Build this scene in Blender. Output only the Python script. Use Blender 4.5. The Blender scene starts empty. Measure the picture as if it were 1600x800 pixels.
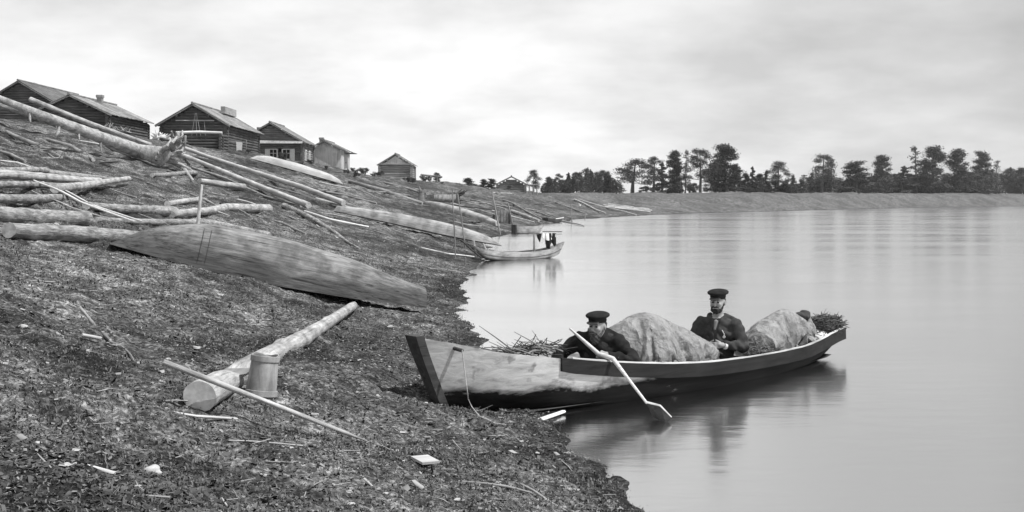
import bpy, math, random
import numpy as np
from mathutils import Vector, Matrix, Euler

random.seed(7)
rng = np.random.default_rng(7)
scene = bpy.context.scene
COL = scene.collection
R = math.radians

# ------------------------------------------------------------------ camera
EYE = 2.05            # eye height above the river, metres
F = 1715.0            # focal length in photo pixels (photo 1600 wide)
HX, HY = 800.0, 313.0  # principal point / horizon row in the photo
cam_d = bpy.data.cameras.new("camera")
cam_d.sensor_width = 36.0
cam_d.lens = 36.0 * F / 1600.0
cam_d.shift_y = -(400.0 - HY) / 1600.0
cam_d.clip_start = 0.05
cam_d.clip_end = 12000
cam = bpy.data.objects.new("camera", cam_d)
COL.objects.link(cam)
cam.location = (0, 0, EYE)
cam.rotation_euler = (R(90), 0, 0)
scene.camera = cam

# ------------------------------------------------------------------ light
SUN_AZ = R(106)      # clockwise from +Y (view direction): from the right, a little behind the camera
SUN_EL = R(58)
sun_dir = Vector((math.sin(SUN_AZ) * math.cos(SUN_EL), math.cos(SUN_AZ) * math.cos(SUN_EL), math.sin(SUN_EL)))
sd = bpy.data.lights.new("sun", 'SUN')
sd.energy = 4.9
sd.angle = R(0.6)
sd.color = (1.0, 0.998, 0.995)
so = bpy.data.objects.new("sun", sd)
COL.objects.link(so)
so.rotation_euler = sun_dir.to_track_quat('Z', 'Y').to_euler()

w = bpy.data.worlds.new("World")
scene.world = w
w.use_nodes = True
nt = w.node_tree
nt.nodes.clear()
N = nt.nodes.new
out = N('ShaderNodeOutputWorld')
bg = N('ShaderNodeBackground')
bg.inputs['Strength'].default_value = 0.15
sky = N('ShaderNodeTexSky')
sky.sky_type = 'NISHITA'
sky.sun_disc = False
sky.sun_elevation = SUN_EL
sky.sun_rotation = SUN_AZ
sky.air_density = 1.0
sky.dust_density = 2.0
bw = N('ShaderNodeRGBToBW')
nt.links.new(sky.outputs[0], bw.inputs[0])
tc = N('ShaderNodeTexCoord')
sep = N('ShaderNodeSeparateXYZ')
nt.links.new(tc.outputs['Generated'], sep.inputs[0])


def wmath(op, a, b=None, clamp=False):
    n = N('ShaderNodeMath'); n.operation = op; n.use_clamp = clamp
    for i, v in enumerate((a, b)):
        if v is None: continue
        if isinstance(v, (int, float)): n.inputs[i].default_value = v
        else: nt.links.new(v, n.inputs[i])
    return n.outputs[0]


zc = wmath('ADD', wmath('MAXIMUM', sep.outputs[2], 0.0), 0.24)
px_ = wmath('DIVIDE', sep.outputs[0], zc)
py_ = wmath('DIVIDE', sep.outputs[1], zc)
comb = N('ShaderNodeCombineXYZ')
nt.links.new(px_, comb.inputs[0]); nt.links.new(py_, comb.inputs[1])
n1 = N('ShaderNodeTexNoise'); n1.inputs['Scale'].default_value = 2.4; n1.inputs['Detail'].default_value = 7; n1.inputs['Roughness'].default_value = 0.55
nt.links.new(comb.outputs[0], n1.inputs['Vector'])
n2 = N('ShaderNodeTexNoise'); n2.inputs['Scale'].default_value = 0.7; n2.inputs['Detail'].default_value = 3
nt.links.new(comb.outputs[0], n2.inputs['Vector'])
cl = wmath('ADD', wmath('MULTIPLY', n1.outputs[0], 0.55), wmath('MULTIPLY', n2.outputs[0], 0.45))
mr = N('ShaderNodeMapRange')
mr.inputs['From Min'].default_value = 0.38; mr.inputs['From Max'].default_value = 0.60
mr.inputs['To Min'].default_value = 5.0; mr.inputs['To Max'].default_value = 7.3
nt.links.new(cl, mr.inputs['Value'])
# thin overcast over the blue: most of the light is cloud, part is the clear sky behind it
mx = N('ShaderNodeMix'); mx.data_type = 'FLOAT'
mx.inputs[0].default_value = 0.84
nt.links.new(bw.outputs[0], mx.inputs[2]); nt.links.new(mr.outputs[0], mx.inputs[3])
# clouds brighten toward the horizon, where one looks through more of them
hz = wmath('POWER', wmath('SUBTRACT', 1.0, wmath('MAXIMUM', sep.outputs[2], 0.0)), 6.0)
hzf = wmath('ADD', wmath('MULTIPLY', hz, 0.30), 0.82)
# and are thinner (darker on the plate) to the right
rt = wmath('SUBTRACT', 1.0, wmath('MULTIPLY', wmath('ADD', sep.outputs[0], 0.02, True), 0.82))
tot = wmath('MULTIPLY', wmath('MULTIPLY', mx.outputs[0], hzf), rt)
nt.links.new(tot, bg.inputs['Color'])
nt.links.new(bg.outputs[0], out.inputs['Surface'])

vs = scene.view_settings
vs.view_transform = 'Standard'
try: vs.look = 'None'
except Exception: pass
vs.exposure = 0.2
vs.gamma = 1.0
vs.use_curve_mapping = False


# ------------------------------------------------------------------ helpers
def tag(o, label=None, cat=None, group=None, kind=None):
    if label: o['label'] = label
    if cat: o['category'] = cat
    if group: o['group'] = group
    if kind: o['kind'] = kind
    return o


def empty(name, loc, label, cat, group=None, rz=0.0):
    o = bpy.data.objects.new(name, None)
    COL.objects.link(o)
    o.location = loc
    o.rotation_euler = (0, 0, rz)
    o.empty_display_size = 0.2
    return tag(o, label, cat, group)


def copy_tree(o, parent=None):
    c = o.copy(); COL.objects.link(c)
    if parent: c.parent = parent
    for ch in o.children: copy_tree(ch, c)
    return c


def np_mesh(name, V, Fq, mats, parent=None, smooth=True, midx=None):
    """V (n,3) floats, Fq list of int arrays (each (m,3) or (m,4))"""
    me = bpy.data.meshes.new(name)
    V = np.asarray(V, np.float32)
    me.vertices.add(len(V)); me.vertices.foreach_set('co', V.ravel())
    loops, starts, tot = [], [], 0
    for f in Fq:
        f = np.asarray(f, np.int32)
        if len(f) == 0: continue
        k = f.shape[1]
        loops.append(f.ravel())
        starts.append(tot + np.arange(len(f)) * k); tot += f.size
    loops = np.concatenate(loops); starts = np.concatenate(starts)
    me.loops.add(len(loops)); me.loops.foreach_set('vertex_index', loops)
    me.polygons.add(len(starts)); me.polygons.foreach_set('loop_start', starts.astype(np.int32))
    if midx is not None: me.polygons.foreach_set('material_index', np.asarray(midx, np.int32))
    if smooth: me.polygons.foreach_set('use_smooth', np.ones(len(starts), bool))
    me.update(calc_edges=True); me.validate()
    for m in (mats if isinstance(mats, (list, tuple)) else [mats]): me.materials.append(m)
    o = bpy.data.objects.new(name, me); COL.objects.link(o)
    if parent: o.parent = parent
    return o


class MB:
    """collects shapes, then links them as ONE mesh object"""
    def __init__(self): self.v, self.f, self.m = [], [], []
    def poly(self, pts, mi=0):
        b = len(self.v); self.v += [tuple(p) for p in pts]
        self.f.append(tuple(range(b, b + len(pts)))); self.m.append(mi)
    def box(self, lo, hi, mi=0, M=None):
        b = len(self.v)
        c = [Vector((x, y, z)) for z in (lo[2], hi[2]) for y in (lo[1], hi[1]) for x in (lo[0], hi[0])]
        if M is not None: c = [M @ p for p in c]
        self.v += [tuple(p) for p in c]
        for f in ((0, 2, 3, 1), (4, 5, 7, 6), (0, 1, 5, 4), (2, 6, 7, 3), (0, 4, 6, 2), (1, 3, 7, 5)):
            self.f.append(tuple(b + i for i in f)); self.m.append(mi)
    def tube(self, pts, rad, n=8, mi=0, cap=True, mi_cap=None, jit=0.0, squash=1.0):
        pts = [Vector(p) for p in pts]
        if isinstance(rad, (int, float)): rad = [rad] * len(pts)
        b = len(self.v)
        t0 = (pts[-1] - pts[0]).normalized()
        up = Vector((0, 0, 1)) if abs(t0.z) < 0.9 else Vector((1, 0, 0))
        for i, p in enumerate(pts):
            t = (pts[min(i + 1, len(pts) - 1)] - pts[max(i - 1, 0)]).normalized()
            s = t.cross(up).normalized(); u = s.cross(t).normalized()
            for k in range(n):
                a = 2 * math.pi * k / n
                r = rad[i] * (1 + (random.uniform(-jit, jit) if jit else 0))
                self.v.append(tuple(p + s * (math.cos(a) * r) + u * (math.sin(a) * r * squash)))
        for i in range(len(pts) - 1):
            for k in range(n):
                k2 = (k + 1) % n
                self.f.append((b + i * n + k, b + i * n + k2, b + (i + 1) * n + k2, b + (i + 1) * n + k)); self.m.append(mi)
        if cap:
            mc = mi if mi_cap is None else mi_cap
            self.f.append(tuple(b + k for k in reversed(range(n)))); self.m.append(mc)
            self.f.append(tuple(b + (len(pts) - 1) * n + k for k in range(n))); self.m.append(mc)
    def build(self, name, mats, parent=None, smooth=True, loc=None):
        me = bpy.data.meshes.new(name)
        me.from_pydata(self.v, [], self.f)
        me.polygons.foreach_set('material_index', self.m)
        if smooth:
            me.polygons.foreach_set('use_smooth', [len(f) == 4 for f in self.f])
            try: me.set_sharp_from_angle(angle=R(50))
            except Exception: pass
        me.update()
        for m in (mats if isinstance(mats, (list, tuple)) else [mats]): me.materials.append(m)
        o = bpy.data.objects.new(name, me); COL.objects.link(o)
        if parent: o.parent = parent
        if loc: o.location = loc
        return o


# --- value noise on numpy arrays
def _hash(ix, iy, seed):
    h = (ix.astype(np.int64) * 374761393 + iy.astype(np.int64) * 668265263 + seed * 1442695041) & 0xFFFFFFFF
    h = ((h ^ (h >> 13)) * 1274126177) & 0xFFFFFFFF
    h = h ^ (h >> 16)
    return (h & 0xFFFF) / 65535.0
def vnoise(x, y, s, seed=0):
    x = np.asarray(x, float) / s; y = np.asarray(y, float) / s
    ix = np.floor(x); iy = np.floor(y); fx = x - ix; fy = y - iy
    ux = fx * fx * (3 - 2 * fx); uy = fy * fy * (3 - 2 * fy)
    a = _hash(ix, iy, seed); b = _hash(ix + 1, iy, seed); c = _hash(ix, iy + 1, seed); d = _hash(ix + 1, iy + 1, seed)
    return (a * (1 - ux) + b * ux) * (1 - uy) + (c * (1 - ux) + d * ux) * uy - 0.5


# ------------------------------------------------------------------ materials (the photograph is monochrome: everything is grey)
def g(v): return (v, v, v, 1.0)

def new_mat(name):
    m = bpy.data.materials.new(name); m.use_nodes = True
    return m, m.node_tree, m.node_tree.nodes['Principled BSDF']

def ramp(t, fac, stops):
    r = t.nodes.new('ShaderNodeValToRGB')
    el = r.color_ramp.elements
    while len(el) < len(stops): el.new(0.5)
    for e, (p, v) in zip(el, stops): e.position = p; e.color = g(v)
    t.links.new(fac, r.inputs[0])
    return r.outputs[0]

def noise(t, vec, scale, detail=5, rough=0.55, dist=0.0):
    n = t.nodes.new('ShaderNodeTexNoise')
    n.inputs['Scale'].default_value = scale; n.inputs['Detail'].default_value = detail
    n.inputs['Roughness'].default_value = rough; n.inputs['Distortion'].default_value = dist
    t.links.new(vec, n.inputs['Vector'])
    return n.outputs[0]

def mixc(t, a, b, fac, mode='MIX'):
    m = t.nodes.new('ShaderNodeMix'); m.data_type = 'RGBA'; m.blend_type = mode
    for sock, v in ((m.inputs[0], fac), (m.inputs[6], a), (m.inputs[7], b)):
        if isinstance(v, (int, float)): sock.default_value = v if sock == m.inputs[0] else g(v)
        elif isinstance(v, tuple): sock.default_value = v
        else: t.links.new(v, sock)
    return m.outputs[2]

def obj_vec(t, scale, rnd=True):
    tc = t.nodes.new('ShaderNodeTexCoord')
    v = tc.outputs['Object']
    if rnd:
        oi = t.nodes.new('ShaderNodeObjectInfo')
        mu = t.nodes.new('ShaderNodeVectorMath'); mu.operation = 'ADD'
        sc = t.nodes.new('ShaderNodeMath'); sc.operation = 'MULTIPLY'; sc.inputs[1].default_value = 37.0
        t.links.new(oi.outputs['Random'], sc.inputs[0])
        t.links.new(v, mu.inputs[0]); t.links.new(sc.outputs[0], mu.inputs[1])
        v = mu.outputs[0]
    mp = t.nodes.new('ShaderNodeMapping'); mp.inputs['Scale'].default_value = scale
    t.links.new(v, mp.inputs[0])
    return mp.outputs[0]

def bump(t, b, h, strength=0.4, dist=0.02):
    n = t.nodes.new('ShaderNodeBump'); n.inputs['Strength'].default_value = strength; n.inputs['Distance'].default_value = dist
    t.links.new(h, n.inputs['Height']); t.links.new(n.outputs[0], b.inputs['Normal'])

def wood(name, lo, hi, grain=(1.5, 22, 22), stain=(1.2, 0.55), rough=0.85, bmp=0.35, cracks=0.0, bd=0.015):
    """weathered wood, grain along local X; lo/hi base grey; stain = (scale, darkest factor)"""
    m, t, b = new_mat(name)
    v = obj_vec(t, grain)
    n = noise(t, v, 1.0, 7, 0.65, 0.6)
    c = ramp(t, n, [(0.30, lo), (0.52, (lo + hi) / 2), (0.72, hi)])
    v2 = obj_vec(t, (1, 1, 1))
    s = ramp(t, noise(t, v2, stain[0], 5, 0.6), [(0.35, stain[1]), (0.60, 1.0)])
    c = mixc(t, c, s, 1.0, 'MULTIPLY')
    if cracks:
        v3 = obj_vec(t, (grain[0] * 0.5, grain[1] * 1.3, grain[2] * 1.3))
        k = ramp(t, noise(t, v3, 1.0, 3, 0.5), [(0.33, 0.25), (0.40, 1.0)])
        c = mixc(t, c, k, cracks, 'MULTIPLY')
    t.links.new(c, b.inputs['Base Color'])
    b.inputs['Roughness'].default_value = rough
    b.inputs['Specular IOR Level'].default_value = 0.25
    bump(t, b, n, bmp, bd)
    return m

def plain(name, lo, hi, scale=8.0, rough=0.9, bmp=0.3, bd=0.01, spec=0.2, detail=6):
    m, t, b = new_mat(name)
    v = obj_vec(t, (1, 1, 1))
    n = noise(t, v, scale, detail, 0.6)
    t.links.new(ramp(t, n, [(0.30, lo), (0.70, hi)]), b.inputs['Base Color'])
    b.inputs['Roughness'].default_value = rough
    b.inputs['Specular IOR Level'].default_value = spec
    bump(t, b, n, bmp, bd)
    return m

def foliage(name, lo, hi):
    m, t, b = new_mat(name)
    ge = t.nodes.new('ShaderNodeNewGeometry')
    oi = t.nodes.new('ShaderNodeObjectInfo')
    ad = t.nodes.new('ShaderNodeMath'); ad.operation = 'ADD'
    sc = t.nodes.new('ShaderNodeMath'); sc.operation = 'MULTIPLY'; sc.inputs[1].default_value = 0.35
    t.links.new(oi.outputs['Random'], sc.inputs[0])
    t.links.new(ge.outputs['Random Per Island'], ad.inputs[0]); t.links.new(sc.outputs[0], ad.inputs[1])
    t.links.new(ramp(t, ad.outputs[0], [(0.0, lo), (1.0, hi)]), b.inputs['Base Color'])
    b.inputs['Roughness'].default_value = 0.8
    b.inputs['Specular IOR Level'].default_value = 0.15
    return m

M = {}
M['bark'] = wood('weathered_bark', 0.12, 0.50, grain=(5, 24, 24), stain=(3.2, 0.5), bmp=0.9, bd=0.03, cracks=.6)
M['pale_bark'] = wood('pale_bark', 0.22, 0.60, grain=(2.5, 22, 22), stain=(3.0, 0.5), bmp=0.7, bd=0.02, cracks=.5)
M['peeled'] = wood('peeled_wood', 0.36, 0.62, grain=(0.9, 18, 18), stain=(0.9, 0.65), bmp=0.25, cracks=0.4)
M['bright'] = wood('bleached_wood', 0.55, 0.80, grain=(0.9, 18, 18), stain=(0.9, 0.8), bmp=0.2, cracks=0.3)
M['old'] = wood('grey_old_wood', 0.16, 0.36, grain=(1.0, 18, 18), stain=(1.0, 0.55), cracks=0.6)
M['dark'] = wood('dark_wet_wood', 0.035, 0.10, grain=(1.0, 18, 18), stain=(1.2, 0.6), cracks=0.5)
M['cut'] = plain('sawn_end_wood', 0.34, 0.58, 14, bmp=0.2)
M['housewall'] = wood('sooty_log_wall', 0.05, 0.15, grain=(0.7, 5, 5), stain=(0.5, 0.5), cracks=0.5, bd=0.03)
M['housewall_pale'] = wood('grey_log_wall', 0.12, 0.26, grain=(0.7, 5, 5), stain=(0.5, 0.6), cracks=0.5, bd=0.03)
M['roofwood'] = wood('grey_roof_boards', 0.20, 0.42, grain=(5, 0.8, 5), stain=(0.6, 0.6), cracks=0.3, bd=0.03)
M['roofdark'] = wood('dark_roof_boards', 0.10, 0.22, grain=(5, 0.8, 5), stain=(0.6, 0.6), cracks=0.3, bd=0.03)
M['boards'] = wood('pale_gable_boards', 0.42, 0.66, grain=(6, 6, 0.6), stain=(0.5, 0.7), cracks=0.3)
M['paint'] = plain('white_paint', 0.55, 0.75, 10)
M['brick'] = plain('chimney_brick', 0.16, 0.30, 6)
M['glass'] = plain('dark_window_glass', 0.015, 0.03, 2, rough=0.12, bmp=0.0, spec=0.5)
def canvas():
    m, t, b = new_mat('worn_canvas')
    v = obj_vec(t, (1, 1, 1))
    n = noise(t, v, 5.0, 8, 0.68, 1.2)
    c = ramp(t, n, [(0.28, .15), (0.50, .26), (0.72, .35)])
    c = mixc(t, c, ramp(t, noise(t, v, 26, 3, .6), [(0.34, .55), (0.46, 1.0)]), .7, 'MULTIPLY')
    t.links.new(c, b.inputs['Base Color']); b.inputs['Roughness'].default_value = .92; b.inputs['Specular IOR Level'].default_value = .1
    # creases: a faceted network bent by noise, stretched down the hang of the cloth
    nz = t.nodes.new('ShaderNodeTexNoise'); nz.inputs['Scale'].default_value = 3.0; nz.inputs['Detail'].default_value = 2
    v3 = obj_vec(t, (1.0, 1.0, .45)); t.links.new(v3, nz.inputs['Vector'])
    ma = t.nodes.new('ShaderNodeVectorMath'); ma.operation = 'MULTIPLY_ADD'; ma.inputs[1].default_value = (.5, .5, .5)
    t.links.new(nz.outputs['Color'], ma.inputs[0]); t.links.new(v3, ma.inputs[2])
    vo = t.nodes.new('ShaderNodeTexVoronoi'); vo.feature = 'F1'; vo.inputs['Scale'].default_value = 4.2; t.links.new(ma.outputs[0], vo.inputs['Vector'])
    ad_ = t.nodes.new('ShaderNodeMath'); ad_.operation = 'MULTIPLY_ADD'; ad_.inputs[1].default_value = 2.2
    t.links.new(vo.outputs['Distance'], ad_.inputs[0]); t.links.new(n, ad_.inputs[2])
    bump(t, b, ad_.outputs[0], .9, .06)
    return m
M['tarp'] = canvas()
M['dark_plank'] = wood('tarred_plank', 0.006, 0.024, grain=(1.0, 18, 18), stain=(1.2, 0.6), cracks=0.5)
M['white_cloth'] = plain('white_linen', 0.60, 0.78, 9, bmp=0.2)
M['black_cloth'] = plain('black_wool', 0.010, 0.026, 22, bmp=0.4, spec=0.1)
M['dark_cloth'] = plain('dark_grey_wool', 0.028, 0.058, 20, bmp=0.4, spec=0.1)
M['shirt'] = plain('grey_shirt', 0.12, 0.24, 18, bmp=0.3)
M['skin'] = plain('weathered_skin', 0.21, 0.31, 26, rough=0.55, bmp=0.15, bd=0.004, spec=0.35)
M['hair_dark'] = plain('dark_hair', 0.012, 0.04, 60, bmp=0.6)
M['hair_grey'] = plain('greying_beard', 0.03, 0.12, 60, bmp=0.6)
M['eye'] = plain('eye', 0.01, 0.02, 2, rough=0.2, bmp=0)
M['rope'] = plain('hemp_rope', 0.28, 0.45, 60)
M['birchbark'] = wood('birch_bark', 0.20, 0.42, grain=(14, 14, 3), stain=(5, 0.6), bmp=0.3, bd=0.006)
M['stone'] = plain('pale_stone', 0.26, 0.46, 12)
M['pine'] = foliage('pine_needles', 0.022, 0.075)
M['pine_far'] = foliage('hazed_pine_needles', 0.04, 0.11)  # far-row needles: the fading of distance haze is put into the colour
M['pale_leaf'] = foliage('pale_larch_needles', 0.06, 0.14)
M['bush'] = foliage('bush_leaves', 0.035, 0.09)
M['trunk'] = wood('pine_trunk', 0.07, 0.16, grain=(6, 6, 1.5), stain=(0.5, 0.7), bd=0.03)
M['hay'] = foliage('dark_brushwood', 0.03, 0.10)
M['grass_blade'] = foliage('grass_blades', 0.03, 0.15)
M['litter'] = foliage('dry_litter', 0.05, 0.26)
# ------------------------------------------------------------------ the land
SHORE = np.array([(9, -60), (5.5, -20), (2.3, 0), (1.6, 4), (0.86, 7.2), (0.66, 8.4), (0.36, 10.2), (-0.05, 12.3), (-0.42, 15.5), (-0.5, 18.5),
                  (-0.85, 22), (-1.15, 27), (-1.2, 33), (-1.05, 42), (-0.66, 57), (0.9, 75), (2.9, 95), (5.8, 112), (10, 128), (17, 148), (27, 168), (42, 194),
                  (73, 245), (110, 300), (163, 365), (260, 460), (600, 760), (1600, 1500)], float)
_arcY = SHORE[:, 1]
DC = np.interp(_arcY, [0, 57, 95, 112, 128, 148, 194, 245, 365, 460], [26, 26, 27, 27, 25, 19, 9, 8, 10, 10])
HC = np.interp(_arcY, [0, 57, 95, 112, 128, 148, 194, 245, 365, 460], [6.6, 6.6, 6.5, 6.0, 4.9, 3.1, 2.8, 3.3, 4.2, 4.6])


def shore_d(X, Y):
    """signed distance inland of the waterline, with crest distance/height of that stretch"""
    X = np.asarray(X, float); Y = np.asarray(Y, float)
    best = np.full(X.shape, 1e18); sg = np.ones(X.shape); dc = np.zeros(X.shape); hc = np.zeros(X.shape)
    for i in range(len(SHORE) - 1):
        ax, ay = SHORE[i]; bx, by = SHORE[i + 1]
        dx, dy = bx - ax, by - ay; L2 = dx * dx + dy * dy
        t = np.clip(((X - ax) * dx + (Y - ay) * dy) / L2, 0, 1)
        ex = X - ax - t * dx; ey = Y - ay - t * dy
        q = ex * ex + ey * ey
        m = q < best
        best = np.where(m, q, best)
        sg = np.where(m, np.where(dx * ey - dy * ex >= 0, 1.0, -1.0), sg)
        dc = np.where(m, DC[i] + t * (DC[i + 1] - DC[i]), dc)
        hc = np.where(m, HC[i] + t * (HC[i + 1] - HC[i]), hc)
    return np.sqrt(best) * sg, dc, hc


def ground(X, Y, fine=True):
    X = np.asarray(X, float); Y = np.asarray(Y, float)
    d, dc, hc = shore_d(X, Y)
    far = np.clip((np.hypot(X, Y) - 30) / 150, 0, 1)
    d = d + vnoise(X, Y, 1.6, 1) * (0.45 + 1.0 * far) + vnoise(X, Y, 0.5, 2) * 0.26 + vnoise(X, Y, 0.17, 15) * 0.10 + vnoise(X, Y, 9, 3) * (0.5 + 3.0 * far)
    din = np.maximum(d, 0)
    de = din - 0.45 * (1 - np.exp(-din / 0.9))
    t = de / dc
    k = 0.22
    hh = np.clip(0.5 + 0.5 * (t - 1) / k, 0, 1)
    sm = t * (1 - hh) + 1.0 * hh - k * hh * (1 - hh)
    z = hc * sm
    z = np.where(d < 0, np.maximum(-1.6, 0.22 * d), z)
    inl = np.clip(d / 3.0, 0, 1); inl2 = np.clip((d - 5) / 8, 0, 1)
    z = z + vnoise(X, Y, 5.5, 5) * 0.40 * inl2 + vnoise(X, Y, 2.1, 6) * (0.10 * inl + 0.24 * inl2)
    z = z + vnoise(X, Y, 0.7, 7) * (0.07 * inl + 0.13 * inl2) + (vnoise(X, Y, 17, 13) * .8 + vnoise(X, Y, 6, 14) * .5) * np.clip((np.hypot(X, Y) - 110) / 60, 0, 1) * np.clip((d - 2) / 6, 0, 1) + vnoise(X, Y, 40, 12) * 1.0 * np.clip((d - dc) / 40, 0, 1)
    if fine:
        w_ = np.clip(d / 0.4, 0.15, 1)
        z = z + (vnoise(X, Y, 0.27, 8) * 0.085 + np.abs(vnoise(X, Y, 0.11, 9)) * 0.05 + vnoise(X, Y, 0.045, 10) * 0.018) * w_
    return z


def gz(x, y): return float(ground(np.array([x]), np.array([y]))[0])

_YS = np.exp(np.linspace(math.log(2.5), math.log(700), 2600))
def gp(x, y):
    """the ground point that photo pixel (x, y) looks at"""
    X = (x - HX) / F * _YS; zr = EYE - (y - HY) / F * _YS
    gg = np.maximum(ground(X, _YS, False), 0.0)
    hit = np.nonzero(gg >= zr)[0]
    if len(hit) == 0: return None
    i = max(hit[0], 1)
    a = zr[i - 1] - gg[i - 1]; b = zr[i] - gg[i]
    t = a / (a - b) if a != b else 0
    Y = _YS[i - 1] + t * (_YS[i] - _YS[i - 1])
    return Vector(((x - HX) / F * Y, Y, EYE - (y - HY) / F * Y))
def px(x, y, Y): return Vector(((x - HX) / F * Y, Y, EYE - (y - HY) / F * Y))
def crest(x, extra=0.0):
    """top of the bank seen in photo column x"""
    X = (x - HX) / F * _YS
    gg = ground(X, _YS, False)
    yy = (EYE - gg) / _YS
    i = int(np.argmin(yy)); Y = _YS[i] + extra
    return Vector(((x - HX) / F * Y, Y, gz((x - HX) / F * Y, Y)))


# terrain sheet: rings around the standpoint, finer close by
angs = np.concatenate([np.linspace(-180, -32, 60)[:-1], np.linspace(-32, 32, 860)[:-1], np.linspace(32, 180, 60)[:-1]])
rads = np.exp(np.linspace(math.log(0.4), math.log(2500), 1000))
A, RR = np.meshgrid(np.radians(angs), rads)
X = np.sin(A) * RR; Y = np.cos(A) * RR
Z = ground(X.ravel(), Y.ravel()).reshape(X.shape)
na, nr = len(angs), len(rads)
ii = np.arange(nr - 1)[:, None] * na; jj = np.arange(na)[None, :]; j2 = (jj + 1) % na
quads = np.stack([ii + jj, ii + j2, ii + na + j2, ii + na + jj], -1).reshape(-1, 4)[:, ::-1]
zq = Z.ravel()[quads].max(1)
keep = zq > -1.2
V = np.stack([X, Y, Z], -1).reshape(-1, 3)
V = np.vstack([V, [[0, 0, gz(0, 0)]]])
quads = quads[keep]
used = np.zeros(len(V), bool); used[quads.ravel()] = True; used[-1] = True
hub = np.stack([np.full(na, len(V) - 1), jj[0], j2[0]], -1)[:, ::-1]; used[hub.ravel()] = True
remap = np.cumsum(used) - 1
def mth0(t, a, f):
    q = t.nodes.new('ShaderNodeMath'); q.operation = 'MULTIPLY'; q.inputs[1].default_value = f; t.links.new(a, q.inputs[0]); return q.outputs[0]
m, t, b = new_mat('muddy_bank')
ge = t.nodes.new('ShaderNodeNewGeometry'); pos = ge.outputs['Position']
n_big = noise(t, pos, 0.22, 5, 0.6, 0.4)
n_mid = noise(t, pos, 2.2, 6, 0.65, 0.5)
n_fine = noise(t, pos, 22.0, 7, 0.75, 0.2)
n_chip = noise(t, pos, 42.0, 3, 0.6)
c = ramp(t, n_fine, [(0.36, 0.012), (0.50, 0.062), (0.63, 0.23)])
c2 = ramp(t, n_mid, [(0.38, 0.30), (0.50, 0.78), (0.60, 1.6)])
c = mixc(t, c, c2, 1.0, 'MULTIPLY')
c = mixc(t, c, ramp(t, n_big, [(0.41, 0.42), (0.59, 1.5)]), 1.0, 'MULTIPLY')
c = mixc(t, c, 0.30, ramp(t, n_chip, [(0.64, 0.0), (0.70, 0.75)]))
sz = t.nodes.new('ShaderNodeSeparateXYZ'); t.links.new(pos, sz.inputs[0])
sa = t.nodes.new('ShaderNodeMapRange'); sa.inputs['From Min'].default_value = 105; sa.inputs['From Max'].default_value = 190; sa.inputs['To Min'].default_value = 0; sa.inputs['To Max'].default_value = 1
t.links.new(sz.outputs[1], sa.inputs['Value'])
c = mixc(t, c, ramp(t, n_mid, [(0.3, 0.05), (0.7, 0.20)]), mth0(t, sa.outputs[0], 0.5))   # the far bank is bare sand
wz = t.nodes.new('ShaderNodeMath'); wz.operation = 'MULTIPLY_ADD'; wz.inputs[1].default_value = 0.16; t.links.new(n_mid, wz.inputs[0]); t.links.new(sz.outputs[2], wz.inputs[2])
c = mixc(t, c, ramp(t, wz.outputs[0], [(0.07, 0.35), (0.20, 1.0)]), 1.0, 'MULTIPLY')   # soaked mud along the waterline
t.links.new(c, b.inputs['Base Color'])
b.inputs['Roughness'].default_value = 0.9; b.inputs['Specular IOR Level'].default_value = 0.15
bump(t, b, n_fine, 0.9, 0.03)
M['bank'] = m
land = np_mesh('river_bank', V[used], [remap[quads], remap[hub]], m)
tag(land, kind='structure')

# river
m, t, b = new_mat('river_water')
ge = t.nodes.new('ShaderNodeNewGeometry'); pos = ge.outputs['Position']
mp = t.nodes.new('ShaderNodeMapping'); mp.inputs['Scale'].default_value = (0.35, 1.0, 1.0); mp.inputs['Rotation'].default_value = (0, 0, R(-12))
t.links.new(pos, mp.inputs[0])
nb = noise(t, mp.outputs[0], 0.22, 4, 0.5, 0.6)
nf = noise(t, mp.outputs[0], 3.2, 4, 0.55, 0.3)
b.inputs['Base Color'].default_value = g(0.70)
b.inputs['Metallic'].default_value = 1.0
t.links.new(ramp(t, nb, [(0.35, 0.13), (0.70, 0.22)]), b.inputs['Roughness'])
ad = t.nodes.new('ShaderNodeMath'); ad.operation = 'MULTIPLY_ADD'; ad.inputs[1].default_value = 3.0
t.links.new(nb, ad.inputs[0]); t.links.new(nf, ad.inputs[2])
bump(t, b, ad.outputs[0], 0.16, 0.03)
M['water'] = m
mb = MB(); mb.poly([(-3000, -500, 0), (4000, -500, 0), (4000, 5000, 0), (-3000, 5000, 0)])
river = mb.build('river', m, smooth=False); tag(river, kind='structure')
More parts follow.
